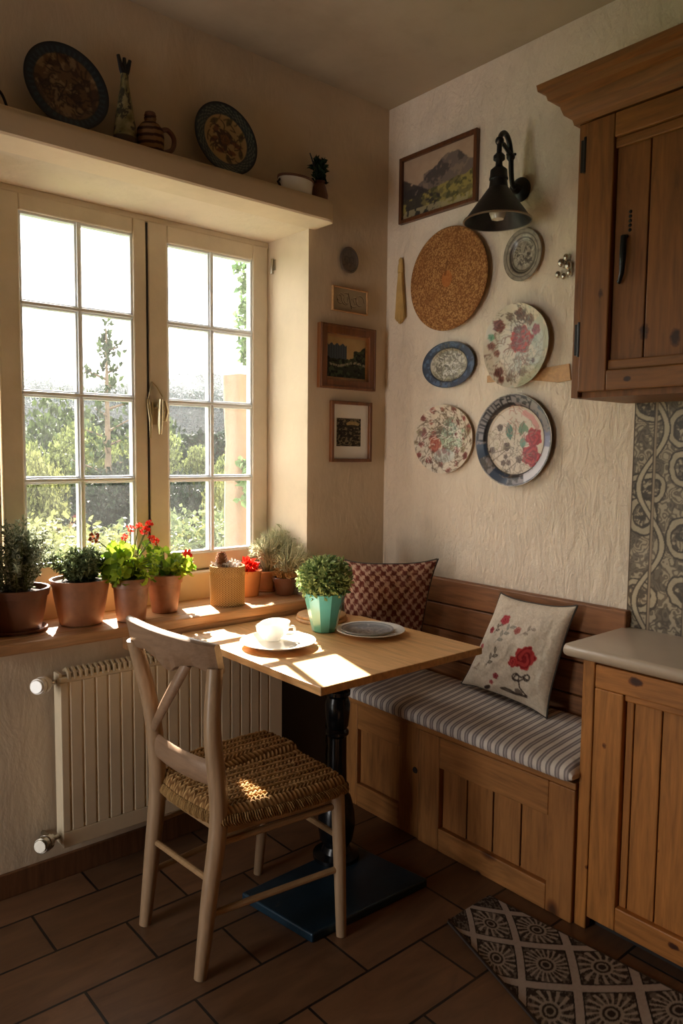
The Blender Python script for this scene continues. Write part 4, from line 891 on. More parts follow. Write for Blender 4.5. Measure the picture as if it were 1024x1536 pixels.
def mountain():
    cv = Cv(1.45, 1, (172, 148, 122), 220); N = (cv.ny, cv.nx)
    cv.put((vnoise(*N, 4, 5, 3)-.4)*1.5, (150, 122, 100)); n = vnoise(*N, 6, 8, 5); n1 = n[cv.ny//2][None]
    hgt = .10+.28*np.exp(-((cv.X-.28)/.3)**2)+.10*np.exp(-((cv.X+.15)/.25)**2)+.20*(n1-.5)-.10*(cv.X < -.3)
    m = (cv.Y < hgt); cv.put(m*.95, (104, 92, 84)); cv.put(m*(vnoise(*N, 8, 10, 8) > .52)*.7, (66, 60, 58)); cv.put(m*(vnoise(*N, 9, 14, 9) > .62)*.6, (136, 116, 100))
    m2 = (cv.Y < -.10+.12*(vnoise(*N, 5, 7, 11)-.5)+.1*cv.X); cv.put(m2*.9, (110, 100, 60)); cv.put(m2*(vnoise(*N, 9, 12, 12) > .52)*.8, (150, 136, 74)); cv.put(m2*(vnoise(*N, 10, 16, 13) > .6)*.8, (70, 70, 44))
    m3 = (cv.Y < -.05-.55*(cv.X+.3)) & (cv.X < .05); cv.put(m3*(vnoise(*N, 6, 8, 14) > .42)*.85, (52, 48, 46)); cv.put((cv.Y < -.36)*(vnoise(*N, 8, 14, 15) > .5)*.8, (160, 146, 110)); return cv
picture('framed_painting', 'x', -.090, -.529, 2.513, 2.797, .017, .022, mountain(), 'frame_d', 'wide framed mountain landscape painting hung beside the wall lamp')
def castle():
    cv = Cv(1.1, 1, (190, 160, 110), 200); N = (cv.ny, cv.nx)
    cv.put((vnoise(*N, 3, 4, 3)-.4), (160, 130, 84)); cv.put(((cv.X < .0) & (cv.Y < .32+.03*np.sin(cv.X*40)) & (cv.X > -.55))*.9, (52, 66, 84)); cv.put((cv.X < 0)*(cv.Y < .32)*(np.sin(cv.X*90) > .3)*.5, (92, 104, 112))
    m = cv.Y < -.02+.3*np.clip(cv.X-.1, 0, 1)*1.3+.15*(vnoise(*N, 5, 6, 6)-.5)+.14*(cv.X > .2); cv.put(m*.95, (44, 50, 40)); cv.put(m*(vnoise(*N, 9, 10, 7) > .55)*.8, (82, 92, 66)); cv.put(m*(vnoise(*N, 14, 16, 8) > .6)*.8, (20, 22, 22))
    cv.put((np.abs(cv.Y+.16-.05*np.sin(cv.X*6)) < .03)*(vnoise(*N, 8, 20, 9) > .5)*.8, (176, 166, 140)); return cv
picture('framed_painting', 'y', -.408, -.083, 1.775, 2.051, .040, .024, castle(), 'frame_w', 'gold-brown framed dark landscape painting on the window wall, below the carved plaque', mat=(.012, .012, .012, .012), mat_col='board')
def etching():
    cv = Cv(.75, 1, (54, 46, 38), 160); N = (cv.ny, cv.nx); cv.put((vnoise(*N, 16, 9, 3, 3) > .5)*.8, (140, 126, 98)); cv.put((vnoise(*N, 22, 14, 4, 2) > .58)*.8, (26, 24, 22)); cv.put(cv.ell(.12, .3, .2, .1)*.8, (186, 160, 106)); cv.put(cv.ell(.1, .22, .18, .05)*.8, (40, 34, 30)); return cv
picture('framed_print', 'y', -.337, -.097, 1.455, 1.724, .015, .02, etching(), 'frame_w', 'small dark print with wide white mount in a thin brown frame', mat=(.022, .045, .055, .06))
# carved plaque and round medallion
def relief_shading():
    cv = Cv(2.0, 1, (170, 156, 130), 200)
    for (x, y, r, a0, a1) in ((-.55, 0, .25, 40, 330), (-.25, .02, .28, 60, 400), (-.2, -.02, .16, 100, 420), (.25, -.02, .25, -140, 150), (.3, .05, .14, -100, 240), (.6, .02, .28, 0, 300), (-.65, .05, .15, 0, 270)):
        pts = [(x+r*(1-.4*k)*math.cos(math.radians(a0+(a1-a0)*k)), y+r*1.1*(1-.4*k)*math.sin(math.radians(a0+(a1-a0)*k))) for k in np.linspace(0, 1, 14)]
        cv.put(cv.seg(pts, .045)*.9, (74, 60, 46)); cv.put(cv.seg([(p[0]+.02, p[1]+.02) for p in pts], .03)*.9, (206, 192, 164))  # carving's shade and lit edges painted as paired dark and light strokes
    cv.put(cv.seg([(-.1, .3), (.1, -.35)], .05), (80, 68, 54)); return cv
picture('carved_plaque', 'y', -.333, -.128, 2.110, 2.217, .006, .016, relief_shading(), 'board', 'small cream plaque with scrollwork carving shaded in colour under the round medallion', cat='plaque')
cv = Cv(.12, .12, (96, 82, 70), 110); cv.put(cv.ring(0, 0, .047, .004), (60, 50, 42)); cv.scrib(0, 0, .028, 26, .004, (60, 50, 42), 3); cv.put(cv.ring(-.012, 0, .014, .004), (54, 44, 38)); cv.put(cv.ring(.012, 0, .014, .004), (54, 44, 38)); cv.edge = (80, 68, 58)
wall_plate('medallion', (-.240, 0, 2.336), .052, 1, 1.08, cv, [(0, .012), (.8, .010), (.9, .016), (1, .014)], 'p_metal', 'small dark round medallion above the carved plaque', 'medallion', e=(1, 0, 0), nrm=(0, -1, 0), seg=64, ns=22)

# ------------------------------------------------------------------ plates on the right wall
cv = Cv(.2, .24, (150, 140, 122), 140)                       # pewter
for r, wd in ((.088, .004), (.072, .003), (.058, .006), (.050, .002)): cv.put(cv.ring(0, 0, r, wd, .88), (70, 62, 54))
cv.scrib(0, 0, .04, 45, .004, (64, 56, 48), 5); cv.scrib(0, 0, .04, 30, .003, (196, 186, 164), 6); cv.put((vnoise(cv.ny, cv.nx, 20, 16, 4) > .58)*.4, (90, 80, 70))
wall_plate('pewter_plate', (0, -.764, 2.255), .0885, .98, 1.10, cv, [(0, .010), (.55, .010), (.68, .016), (.75, .020), (1, .022)], 'p_metal', 'small embossed grey pewter plate below the wall lamp', seg=90, ns=30)
cv = Cv(.34, .36, (206, 192, 168), 260); N = (cv.ny, cv.nx)  # floral plate with large poppy
cv.put((vnoise(*N, 6, 6, 3)-.42)*1.6, (176, 182, 166)); cv.put((cv.X+cv.Y*-.3 > -.0)*(vnoise(*N, 9, 9, 6) > .5)*.55, (158, 166, 150))
cv.rose(.018, .022, .050, (176, 46, 34), (96, 22, 20), 1); cv.rose(-.01, .01, .022, (150, 60, 50), (80, 24, 22), 4); cv.put(cv.ell(0, .062, .022, .014)*.9, (96, 44, 34))
for (x, y, r, c_) in ((-.085, .085, .025, (118, 56, 44)), (.015, .118, .024, (112, 70, 58)), (-.035, .115, .016, (116, 100, 80)), (.055, .095, .022, (130, 100, 80)), (.085, .055, .02, (150, 62, 74)), (-.12, .01, .016, (142, 92, 74)), (-.095, -.02, .014, (150, 104, 84)), (-.08, -.095, .02, (110, 66, 54)), (-.03, -.12, .015, (100, 76, 60)), (-.065, -.125, .014, (140, 80, 66)), (.075, -.06, .009, (86, 80, 78)), (.03, -.10, .018, (120, 100, 88))): cv.rose(x, y, r, c_, (70, 34, 28), x*50)
cv.rose(-.12, .045, .013, (96, 150, 104), (50, 96, 60), 3); cv.scrib(.02, -.085, .05, 40, .003, (110, 96, 84), 4); cv.scrib(.06, -.02, .06, 26, .003, (120, 132, 116), 7); cv.scrib(.03, .08, .04, 20, .003, (104, 110, 104), 9)
cv.scrib(-.03, -.05, .10, 46, .003, (120, 84, 70), 21); cv.scrib(.0, .10, .06, 40, .0028, (80, 64, 56), 22); cv.scrib(.0, 0, .15, 60, .0025, (140, 132, 112), 23); cv.put((cv.Y < -.075)*(cv.X > .02)*.35, (150, 148, 96)); cv.put(cv.ring(0, 0, .158, .003, .96), (110, 92, 74)); cv.edge = (120, 98, 78)
wall_plate('floral_plate', (-.012, -.751, 1.914), .157, .965, 1.02, cv, [(0, .004), (.6, .006), (.8, .012), (1, .024)], 'p_gloss', 'cream plate with one large red poppy, under the pewter plate', wob=.008)
cv = Cv(.32, .22, (186, 178, 156), 220); R_ = np.hypot(cv.X/.145, cv.Y/.098); cv.put((R_ > .72)*1.0, (30, 42, 64)); cv.put((np.abs(R_-.72) < .02)*1.0, (26, 30, 40)); cv.put((R_ > .74)*(vnoise(cv.ny, cv.nx, 14, 20, 2) > .56)*.6, (96, 118, 146)); cv.put((np.abs(R_-.97) < .02)*1.0, (28, 34, 48))
m = (R_ < .68); cv.put(m*(vnoise(cv.ny, cv.nx, 10, 14, 5) > .52)*.7, (134, 130, 100)); cv.put(m*(vnoise(cv.ny, cv.nx, 26, 30, 7, 2) > .5)*.5, (96, 90, 76)); cv.scrib(0, 0, .075, 70, .0035, (84, 76, 60), 4); cv.scrib(0, 0, .05, 30, .003, (222, 216, 200), 5); cv.edge = (40, 54, 80)
wall_plate('oval_plate', (0, -.399, 1.871), .145, 1, .665, cv, [(0, .008), (.62, .009), (.74, .018), (1, .022)], 'p_gloss', 'small oval silver plate with a dark blue rim')
cv = Cv(.36, .32, (208, 194, 172), 260); N = (cv.ny, cv.nx)
for k in range(46):
    a = k*2.4; r = .10+.05*math.sin(k*1.7); cv.rose(r*math.cos(a)*1.05, r*math.sin(a)*.92, .008+.008*abs(math.sin(k)), ((150, 70, 62), (120, 60, 54), (150, 140, 104), (170, 110, 96))[k % 4], (90, 44, 40), k)
cv.put((np.hypot(cv.X-.045, cv.Y-.02) < .075)*(vnoise(*N, 10, 10, 3) > .47)*.75, (128, 150, 120)); cv.put(cv.ell(.03, .045, .04, .03)*.6, (98, 124, 106)); cv.rose(-.055, -.02, .034, (178, 104, 80), (140, 60, 50), 2); cv.put(cv.ell(-.035, .025, .016, .022)*.8, (96, 84, 70)); cv.put(cv.ell(-.115, .02, .016, .02)*.8, (120, 50, 46))
cv.scrib(0, 0, .14, 120, .0035, (104, 84, 66), 31); cv.scrib(0, 0, .14, 70, .003, (226, 216, 196), 32); cv.scrib(.06, 0, .06, 30, .003, (196, 206, 170), 4); cv.scrib(0, .06, .06, 30, .003, (110, 96, 80), 8); cv.put(cv.ell(.0, -.07, .06, .03)*.45, (170, 180, 176)); cv.edge = (196, 180, 156)
wall_plate('floral_plate', (0, -.377, 1.558), .160, 1.04, .915, cv, [(0, .004), (.6, .006), (.8, .012), (1, .022)], 'p_gloss', 'cream floral plate with small red flowers and green centre, lower left of the group')
# large plate: blue lettered rim, roses right
cv = Cv(.40, .40, (206, 190, 170), 340); N = (cv.ny, cv.nx); R_ = np.hypot(cv.X, cv.Y); A_ = np.degrees(np.arctan2(cv.Y, cv.X)) % 360; rp = .18
cv.put((vnoise(*N, 5, 5, 4)-.45)*1.4, (186, 178, 150))
rim = R_ > rp*.76
cv.put(rim*1.0, (136, 128, 126)); cv.put(rim*((A_ > 185) & (A_ < 205))*1.0, (52, 66, 84)); cv.put(rim*((A_ > 232) & (A_ < 262))*1.0, (48, 60, 78)); cv.put(rim*((A_ > 262) & (A_ < 290))*(vnoise(*N, 26, 26, 8, 2) > .5)*.9, (50, 46, 46)); cv.put(rim*((A_ > 290) | (A_ < 6))*1.0, (200, 196, 200)); cv.put(rim*((A_ < 14) | (A_ > 345))*(vnoise(*N, 30, 8, 9, 2) > .5)*.7, (112, 118, 150))
cv.put(rim*((A_ > 14) & (A_ < 60))*(vnoise(*N, 20, 20, 10, 2) > .48)*.85, (80, 88, 100)); cv.put(rim*((A_ > 60) & (A_ < 96))*(vnoise(*N, 34, 34, 11, 2) > .47)*.9, (46, 44, 48)); cv.put(rim*((A_ > 205) & (A_ < 232))*(vnoise(*N, 26, 26, 12, 2) > .52)*.8, (76, 72, 66))
def polar(a, k): return (rp*k*math.cos(math.radians(a)), rp*k*math.sin(math.radians(a)))
ink = (34, 32, 34)
cv.put((rim & (R_ < rp*.83) & (A_ > 96) & (A_ < 182))*.8, ink)
glyph = {'C': [[(1, .9), (.1, .9), (0, .1), (.9, .1)]], 'u': [[(0, .9), (0, .1), (.8, .1), (.8, .9)]], 'n': [[(0, .1), (0, .9), (.8, .9), (.8, .1)]], 'm': [[(0, .1), (0, .9), (.5, .9), (.5, .1)], [(.5, .9), (1, .9), (1, .1)]], 'b': [[(0, 1), (0, .1), (.8, .1), (.8, .55), (0, .55)]], 'e': [[(0, .5), (.8, .55), (.7, .95), (.1, .9), (.1, .1), (.8, .1)]], 'r': [[(0, .1), (0, .85), (.7, .8)]]}
a = 181
for ch_, wd in (('C', 12), ('u', 11), ('u', 11), ('n', 12), ('U', 12), ('b', 11), ('r', 10), ('e', 9)):
    for st_g in glyph[ch_.lower() if ch_ != 'C' else 'C']: cv.put(cv.seg([polar(a-wd*.78*p[0], .79+.18*p[1]) for p in st_g], .0062), ink)
    a -= wd
cv.put((np.abs(R_-rp*.755) < .0025)*1.0, (60, 54, 52)); cv.put((R_ > rp*.965)*1.0, (70, 68, 74)); cv.put((R_ > rp*.985)*1.0, (180, 172, 160))
inn_ = R_ < rp*.74
cv.rose(.075, -.06, .04, (176, 50, 54), (104, 20, 30), 2); cv.rose(.085, .01, .036, (174, 44, 50), (120, 26, 32), 4); cv.put(cv.seg([(.04, .105), (.075, .085), (.10, .05)], .022)*.6, (190, 104, 100))
cv.leaf(-.03, .035, .034, .018, 1.75, (66, 104, 84), (50, 80, 64)); cv.leaf(.03, .045, .03, .016, 1.3, (92, 116, 86), (60, 84, 62)); cv.leaf(.035, -.01, .022, .014, 1.6, (98, 134, 112), (70, 100, 84)); cv.leaf(.048, .045, .02, .01, 2.2, (104, 126, 92))
for (x, y, r) in ((-.075, .05, .014), (-.04, -.025, .017), (-.11, -.04, .014), (-.045, -.065, .010), (-.055, -.09, .012), (-.03, -.088, .011), (.02, -.075, .014)): cv.rose(x, y, r, (96, 74, 62), (52, 36, 32), x*90)
for p0, p1 in (((-.11, -.085), (-.03, -.03)), ((-.10, -.05), (-.045, -.035)), ((-.05, -.13), (.03, -.07)), ((-.075, .045), (-.075, 0)), ((-.005, .0), (.0, .06))): cv.put(cv.seg([p0, p1], .003)*inn_, (92, 76, 60))
cv.scrib(.0, -.04, .03, 18, .003, (120, 108, 96), 3); cv.scrib(-.07, .0, .05, 18, .0025, (150, 140, 104), 5); cv.scrib(-.01, -.11, .05, 18, .0025, (110, 100, 88), 6); cv.scrib(0, .08, .06, 24, .003, (172, 120, 104), 7); cv.scrib(0, -.02, .12, 60, .0022, (140, 120, 100), 8); cv.scrib(.08, -.03, .05, 24, .003, (120, 24, 34), 9); cv.edge = (90, 88, 94)
wall_plate('lettered_plate', (0, -.746, 1.552), .18, 1, 1, cv, [(0, .005), (.70, .007), (.76, .012), (.82, .020), (1, .030)], 'p_gloss', 'largest plate, with dark blue lettered rim and red roses', seg=220, ns=64, wob=.004)
# plates on the plaster ledge (leaning on the wall)
def ledge_plate(cx, r, cv, label, tilt=.14):
    c = np.array([cx, -.060, 2.5235+r*math.cos(tilt)]); up = np.array([0, math.sin(tilt), math.cos(tilt)]); nr = np.array([0, -math.cos(tilt), math.sin(tilt)])
    return wall_plate('decorative_plate', c+np.array([0, .012, 0]), r, 1, 1, cv, [(0, .003), (.62, .005), (.74, .012), (1, .017)], 'p_gloss', label, e=(1, 0, 0), nrm=nr, up=up, seg=130, ns=40, group='patterned plates on the ledge')
cv = Cv(.30, .30, (104, 78, 54), 180); N = (cv.ny, cv.nx); R_ = np.hypot(cv.X, cv.Y)
cv.put((vnoise(*N, 9, 9, 3) > .5)*.8, (60, 42, 32)); cv.put((vnoise(*N, 14, 14, 5) > .6)*.8, (150, 124, 90)); cv.scrib(0, 0, .09, 50, .004, (44, 32, 26), 4); cv.put((R_ > .105)*1.0, (28, 42, 54)); cv.put((R_ > .108)*(np.sin(np.arctan2(cv.Y, cv.X)*40) > .3)*(R_ < .124)*.5, (66, 84, 92)); cv.put((R_ > .131)*1.0, (16, 20, 28)); cv.edge = (20, 26, 34)
ledge_plate(-1.487, .137, cv, 'brown patterned plate with dark blue rim at the left end of the ledge')
cv = Cv(.30, .30, (168, 140, 92), 180); N = (cv.ny, cv.nx); R_ = np.hypot(cv.X, cv.Y); A_ = np.arctan2(cv.Y, cv.X)
for k in range(16): a = k*2.4; r = .025+.05*(k % 3)/2; cv.leaf(r*math.cos(a), r*math.sin(a), .022, .010, a*1.7, ((60, 40, 28), (104, 60, 36), (74, 66, 40))[k % 3])
cv.scrib(0, 0, .08, 40, .004, (52, 36, 26), 6); cv.rose(.0, .0, .02, (128, 84, 48), (60, 40, 26), 1); cv.put((R_ > .092)*1.0, (34, 48, 56)); cv.put((R_ > .097)*(R_ < .124)*(np.sin(A_*30)*np.sin(R_*500) > .1)*.85, (120, 124, 110)); cv.put((R_ > .128)*1.0, (20, 26, 32)); cv.edge = (24, 30, 36)
ledge_plate(-.893, .134, cv, 'cream plate with brown flowers and blue Greek-key rim on the ledge')
# ------------------------------------------------------------------ other things on the ledge
LZ = 2.5235
c = (-1.293, -.062, LZ); t = thing('ceramic_bottle', 'tall speckled green fish-shaped bottle with dark tail on the ledge', 'bottle', c)
n1, n2 = 60, 60; A_, T_ = np.meshgrid(np.linspace(0, 2*PI, n1, endpoint=False), np.linspace(0, 1, n2)); R = np.interp(T_, [0, .05, .3, .55, .8, .93, 1], [.040, .042, .036, .027, .017, .013, .014])
cb2 = (np.array((128, 118, 78))+(vnoise(n2, n1, 10, 8, 3)-.5)[..., None]*120); cb2 = np.where((T_ < .13)[..., None], np.array((70, 50, 34)), cb2); cb2 = np.where(((vnoise(n2, n1, 12, 10, 6) > .6) & (T_ > .15))[..., None], np.array((60, 56, 44)), cb2)
obj('bottle_body', MB().grid(np.stack([c[0]+R*np.cos(A_), c[1]+R*np.sin(A_)*.8, LZ+T_*.235], -1), wrap=True), 'p_gloss', t, col=cb2.reshape(-1, 3), smooth=60)
tl = MB(); 
for dx, h in ((-.022, .060), (.0, .056), (.020, .054)): tl.tube([(c[0], c[1], LZ+.228), (c[0]+dx*.5, c[1], LZ+.25), (c[0]+dx, c[1], LZ+.232+h)], [.011, .009, .006], 8)
obj('tail', tl, 'black', t)
c = (-1.200, -.060, LZ); t = thing('ceramic_jug', 'striped brown pottery jug with loop handle on the ledge', 'jug', c)
n1, n2 = 60, 50; A_, T_ = np.meshgrid(np.linspace(0, 2*PI, n1, endpoint=False), np.linspace(0, 1, n2)); R = np.interp(T_, [0, .04, .45, .65, .78, .86, .88, .96, 1], [.040, .045, .047, .044, .032, .018, .019, .021, .017])
cj = np.where((np.sin(T_*34+.8*np.sin(A_*2)) > .25)[..., None], np.array((64, 42, 30)), np.array((132, 98, 66))); obj('jug_body', MB().grid(np.stack([c[0]+R*np.cos(A_), c[1]+R*np.sin(A_), LZ+T_*.125], -1), wrap=True), 'p_rough', t, col=cj.reshape(-1, 3), smooth=60)
obj('handle', MB().tube(smoothpts([(c[0]+.036, c[1], LZ+.088), (c[0]+.065, c[1], LZ+.098), (c[0]+.090, c[1], LZ+.075), (c[0]+.082, c[1], LZ+.035), (c[0]+.042, c[1], LZ+.014)]), .0085, 10), 'terra_d', t)
obj('stopper', MB().lathe([(.017, .124), (.021, .128), (.018, .138), (.0001, .139)], c, 18), 'terra_d', t)
c = (-.572, -.062, LZ); t = thing('clay_bowl', 'white straight-sided bowl with brown rim on the ledge', 'bowl', c)
obj('bowl_body', MB().lathe([(.066, 0), (.074, .004), (.080, .058), (.077, .058), (.070, .008), (.0001, .006)], c, 40, s2=.62), 'white', t)
rm = MB().lathe([(.0785, .056), (.083, .058), (.083, .066), (.078, .067), (.076, .060)], c, 40, s2=.62); rm.lathe([(.078, .06), (.06, .072), (.03, .078), (.0001, .080)], c, 24, s2=.62); obj('contents', rm, 'terra_d', t)
obj('handle', MB().tube([(c[0]-.074, c[1], LZ+.05), (c[0]-.088, c[1], LZ+.035), (c[0]-.074, c[1], LZ+.02)], .005, 8), 'black', t)
c = (-.445, -.055, LZ); t = thing('potted_succulent', 'dark succulent in a little brown vase at the right end of the ledge', 'plant', c)
obj('vase', MB().lathe([(.026, 0), (.034, .004), (.036, .03), (.028, .062), (.022, .075), (.026, .085), (.02, .085), (.0001, .07)], c, 24), 'terra_d', t)
sv = MB(); leafcards(sv, [(c[0]+random.uniform(-.022, .022), c[1]+random.uniform(-.015, .015), LZ+.08+.085*random.random()) for _ in range(150)], [rnd_dir(.9) for _ in range(150)], .032, .008); obj('leaves', sv, 'succ', t, smooth=0)
obj('stick', MB().tube([(c[0], c[1], LZ+.09), (c[0]-.055, c[1]-.005, LZ+.185)], [.004, .0025], 6), 'black', t)
c = on(1, -.06, 4, 140); t = MB(); t.tube(smoothpts([(c[0]-.05, -.06, LZ), (c[0]-.03, -.06, LZ+.06), (c[0]-.005, -.06, LZ+.055), (c[0]+.012, -.06, LZ+.012), (c[0]-.006, -.06, LZ+.004), (c[0]-.02, -.06, LZ+.04)]), .0045, 8)
tag(obj('iron_ornament', t, 'black'), 'black bent iron ornament at the far left of the ledge', 'ornament')

# ------------------------------------------------------------------ wall lamp
la = thing('wall_lamp', 'black iron gooseneck wall lamp with cone shade', 'lamp', (-.01, -.735, 2.505))
b = MB(); b.lathe([(.044, 0), (.046, .010), (.038, .020), (.020, .026), (.016, .05), (.0001, .052)], (-.0005, -.735, 2.505), 28, (0, 1, 0), (0, 0, 1), (-1, 0, 0)); obj('wall_rose', b, 'black', la)
SC = np.array([-.185, -.772, 0]); ztop, zrim = 2.463, 2.345
gz = smoothpts([(-.045, -.738, 2.505), (-.07, -.745, 2.515), (-.085, -.75, 2.56), (-.092, -.753, 2.61), (-.115, -.758, 2.655), (-.150, -.765, 2.667), (-.178, -.77, 2.645), (-.185, -.772, 2.605), (-.185, -.772, 2.545)])
obj('gooseneck', MB().tube(gz, .0095, 12), 'black', la)
b = MB(); b.tube([(-.185, -.772, 2.625), (-.150, -.765, 2.625), (-.105, -.756, 2.61), (-.094, -.753, 2.585)], .008, 8); b.ball((-.185, -.772, 2.628), .016); b.ball((-.093, -.753, 2.60), .016); b.tube([(-.088, -.756, 2.60), (-.078, -.752, 2.53)], .005, 8); b.tube([(-.075, -.762, 2.612), (-.11, -.748, 2.606)], .005, 8)
obj('brace', b, 'black', la)
b = MB().lathe([(.012, 2.585), (.021, 2.575), (.021, 2.562), (.012, 2.555), (.013, 2.54), (.030, 2.525), (.032, 2.50), (.034, 2.497), (.034, 2.492), (.031, 2.489), (.036, 2.452), (.036, 2.444)], SC, 28); obj('lamp_holder', b, 'black', la)
b = MB(); R1 = .119
b.lathe([(.034, ztop), (.040, ztop-.006), (R1, zrim+.004), (R1+.003, zrim), (R1, zrim-.001), (.038, ztop-.012), (.030, ztop-.004)], SC, 56); o = obj('lamp_shade', b, 'black', la)
obj('rim', MB().lathe([(R1+.001, zrim-.0035), (R1+.0055, zrim-.001), (R1+.005, zrim+.003), (R1+.0005, zrim+.002)], SC, 56, close=True), plain('rim_steel', (150, 140, 124), .3, .9), o)
obj('bulb', MB().lathe([(.012, ztop-.02), (.016, ztop-.035), (.030, ztop-.075), (.031, ztop-.092), (.022, ztop-.112), (.0001, ztop-.118)], SC, 24), 'bulb', la)

# ------------------------------------------------------------------ cork mat, broom, spatula, glass hook
cv = Cv(.44, .44, (150, 102, 58), 420); N = (cv.ny, cv.nx); v_ = vnoise(*N, 120, 120, 3, 2); cv.put((v_ > .52)*.75, (108, 68, 36)); cv.put((v_ < .40)*.7, (186, 142, 90)); cv.put((vnoise(*N, 5, 5, 6)-.45)*.8, (120, 74, 36)); cv.put(cv.ell(0, -.0, .028, .034)*.75, (168, 100, 50)); cv.put(cv.seg([(-.01, .02), (.0, .07)], .012)*.5, (90, 54, 28)); cv.edge = (112, 70, 36)
wall_plate('cork_mat', (0, -.398, 2.224), .212, 1, 1, cv, [(0, .036), (.97, .036), (1, .033)], 'p_rough', 'large round speckled brown cork mat on the wall under the painting', 'mat', seg=300, ns=130)
z0b = 2.075; t = thing('hand_broom', 'small dried straw bundle hanging near the room corner', 'broom', (-.012, -.103, z0b))
bm_ = MB()
for k in range(34):
    a = (k % 12)/11-.5; d_ = (k//12)*.006+.004; bm_.tube([(-d_-.004, -.103+a*.016, 2.325), (-d_-.006, -.103+a*.035, 2.24), (-d_-.003, -.103+a*.062, z0b+abs(a)*.05+random.random()*.006)], [.002, .003, .0025], 5)
obj('bristles', bm_, 'straw', t)
obj('binding', MB().lathe([(.008, 2.30), (.015, 2.303), (.014, 2.33), (.010, 2.345), (.011, 2.357), (.004, 2.368)], (-.0145, -.103, 0), 14, s1=.8), M['straw'], t)
s0, s1 = -.60, -.985; zz = 1.80
sp = MB().prism([(s0, zz-.016), (s0, zz+.012), (-.75, zz+.012), (-.86, zz+.022), (-.975, zz+.030), (-.985, zz-.03), (-.93, zz-.036), (-.86, zz-.026), (-.75, zz-.012)], -.0082, 'x', .006)
tag(obj('wooden_spatula', sp, 'board', bevel=.001, smooth=0), 'flat pale wooden spatula lying crosswise behind a floral plate', 'spatula')
t = thing('glass_hook', 'small clear glass ornament hook at the edge of the wall cabinet', 'hook', (-.01, -.945, 2.17))
g = MB(); 
for (dy, dz, r) in ((0, .02, .012), (-.02, .035, .011), (-.03, .005, .013), (.012, -.02, .010), (-.012, -.03, .009), (-.035, -.02, .010)): g.ball((-.018, -.935+dy, 2.175+dz), r, sz=1.3)
obj('glass_drops', g, 'steel', t)
obj('wall_pin', MB().tube([(-.001, -.945, 2.18), (-.02, -.945, 2.18)], .006, 8), 'steel', t)

# ------------------------------------------------------------------ rug
q = [on(2, .0, *a)[:2] for a in ((733, 1347), (673, 1384))]
a0 = np.array([-.475, -1.035]); a1 = np.array([-.690, -1.030]); dl = np.array([-.0, -1.0]); Lr = 1.5
rw = np.linalg.norm(a1-a0); wid = .33
cv = Cv(Lr, wid, (60, 52, 46), 1250); N = (cv.ny, cv.nx)
cv.put((vnoise(*N, 40, 200, 3, 2) > .54)*.55, (150, 138, 126)); k = .225
p = (cv.X+Lr/2-.10)/k; q_ = cv.Y/k
s1_ = np.abs(np.mod(p+q_+.0, 1)-.5); s2_ = np.abs(np.mod(p-q_+.0, 1)-.5)
for i in range(16):
    for j in range(-2, 3):
        # motif centres: middles between lattice bands
        x = -Lr/2+.10+k*(i*.5); 
        if (i+j) % 2 == 1: continue
        y = k*.5*j
        if abs(y) > wid*.6: continue
        r = k*.5; R_ = np.hypot(cv.X-x, cv.Y-y); A_ = np.arctan2(cv.Y-y, cv.X-x)
        cv.put((R_ < r*.62)*(np.sin(A_*(14+4*(i % 3))+R_*60) > .25)*.85, (176, 164, 150)); cv.put((R_ < r*.24)*1.0, (56, 48, 42)); cv.put((np.abs(R_-r*.24) < .004)*.9, (164, 152, 138)); cv.put((np.abs(R_-r*.12) < .003)*.9, (160, 148, 134))
band = np.minimum(np.abs(np.mod(p+q_, 1)-.5), np.abs(np.mod(p-q_, 1)-.5))
cv.put((np.abs(band-.085) < .012)*1.0, (34, 30, 28)); cv.put((band < .075)*1.0, (176, 164, 154)); cv.put((band < .075)*(vnoise(*N, 50, 200, 7, 2)-.4)*.7, (150, 138, 128))
cv.put((np.abs(np.abs(cv.Y)-wid/2) < .004)*1.0, (70, 60, 52))
nL, nW = 640, 110; U, V = np.meshgrid(np.linspace(0, 1, nL), np.linspace(0, 1, nW))
rot = math.radians(-3.5); ca, sa = math.cos(rot), math.sin(rot)
# long axis runs toward the camera along -y, V across from the cabinet side to the room side
base = np.array([-.468, -1.035]); ex = np.array([-sa*-1, -ca]); ey = np.array([-ca, -sa*-1*-1])
ex = np.array([.07, -1.0]); ex /= np.linalg.norm(ex); ey = np.array([-1.0, -.01]); ey /= np.linalg.norm(ey)
RW = lambda u_: .215+.40*np.clip(u_*Lr, 0, .59)
XYr = base+ex*(U*Lr)[..., None]+ey*(V*RW(U))[..., None]
Zr = .008+.0015*(vnoise(nW, nL, 4, 14, 5)-.5); Zr += .006*np.clip((V-.9)/.1, 0, 1)**2
top = np.stack([XYr[..., 0], XYr[..., 1], Zr], -1); mb = MB().grid(top); colr = cv.sample((U-.5)*Lr, (V-.5)*wid).reshape(-1, 3)
rg_ = thing('kitchen_rug', 'narrow dark kitchen mat with grey diamond lattice on the tiles', 'rug', (base[0]-.12, base[1]-.5, 0))
obj('printed_top', mb, 'p_cloth', rg_, col=colr, smooth=60)
def c2(u_, v_): return base+ex*u_*Lr+ey*v_*float(RW(u_))
cs = [c2(0, 0), c2(1, 0), c2(1, 1), c2(.59/Lr, 1), c2(0, 1)]
obj('backing', MB().prism([(c_[0], c_[1]) for c_ in cs], .0005, 'z', .0062), 'rubber', rg_, smooth=0)

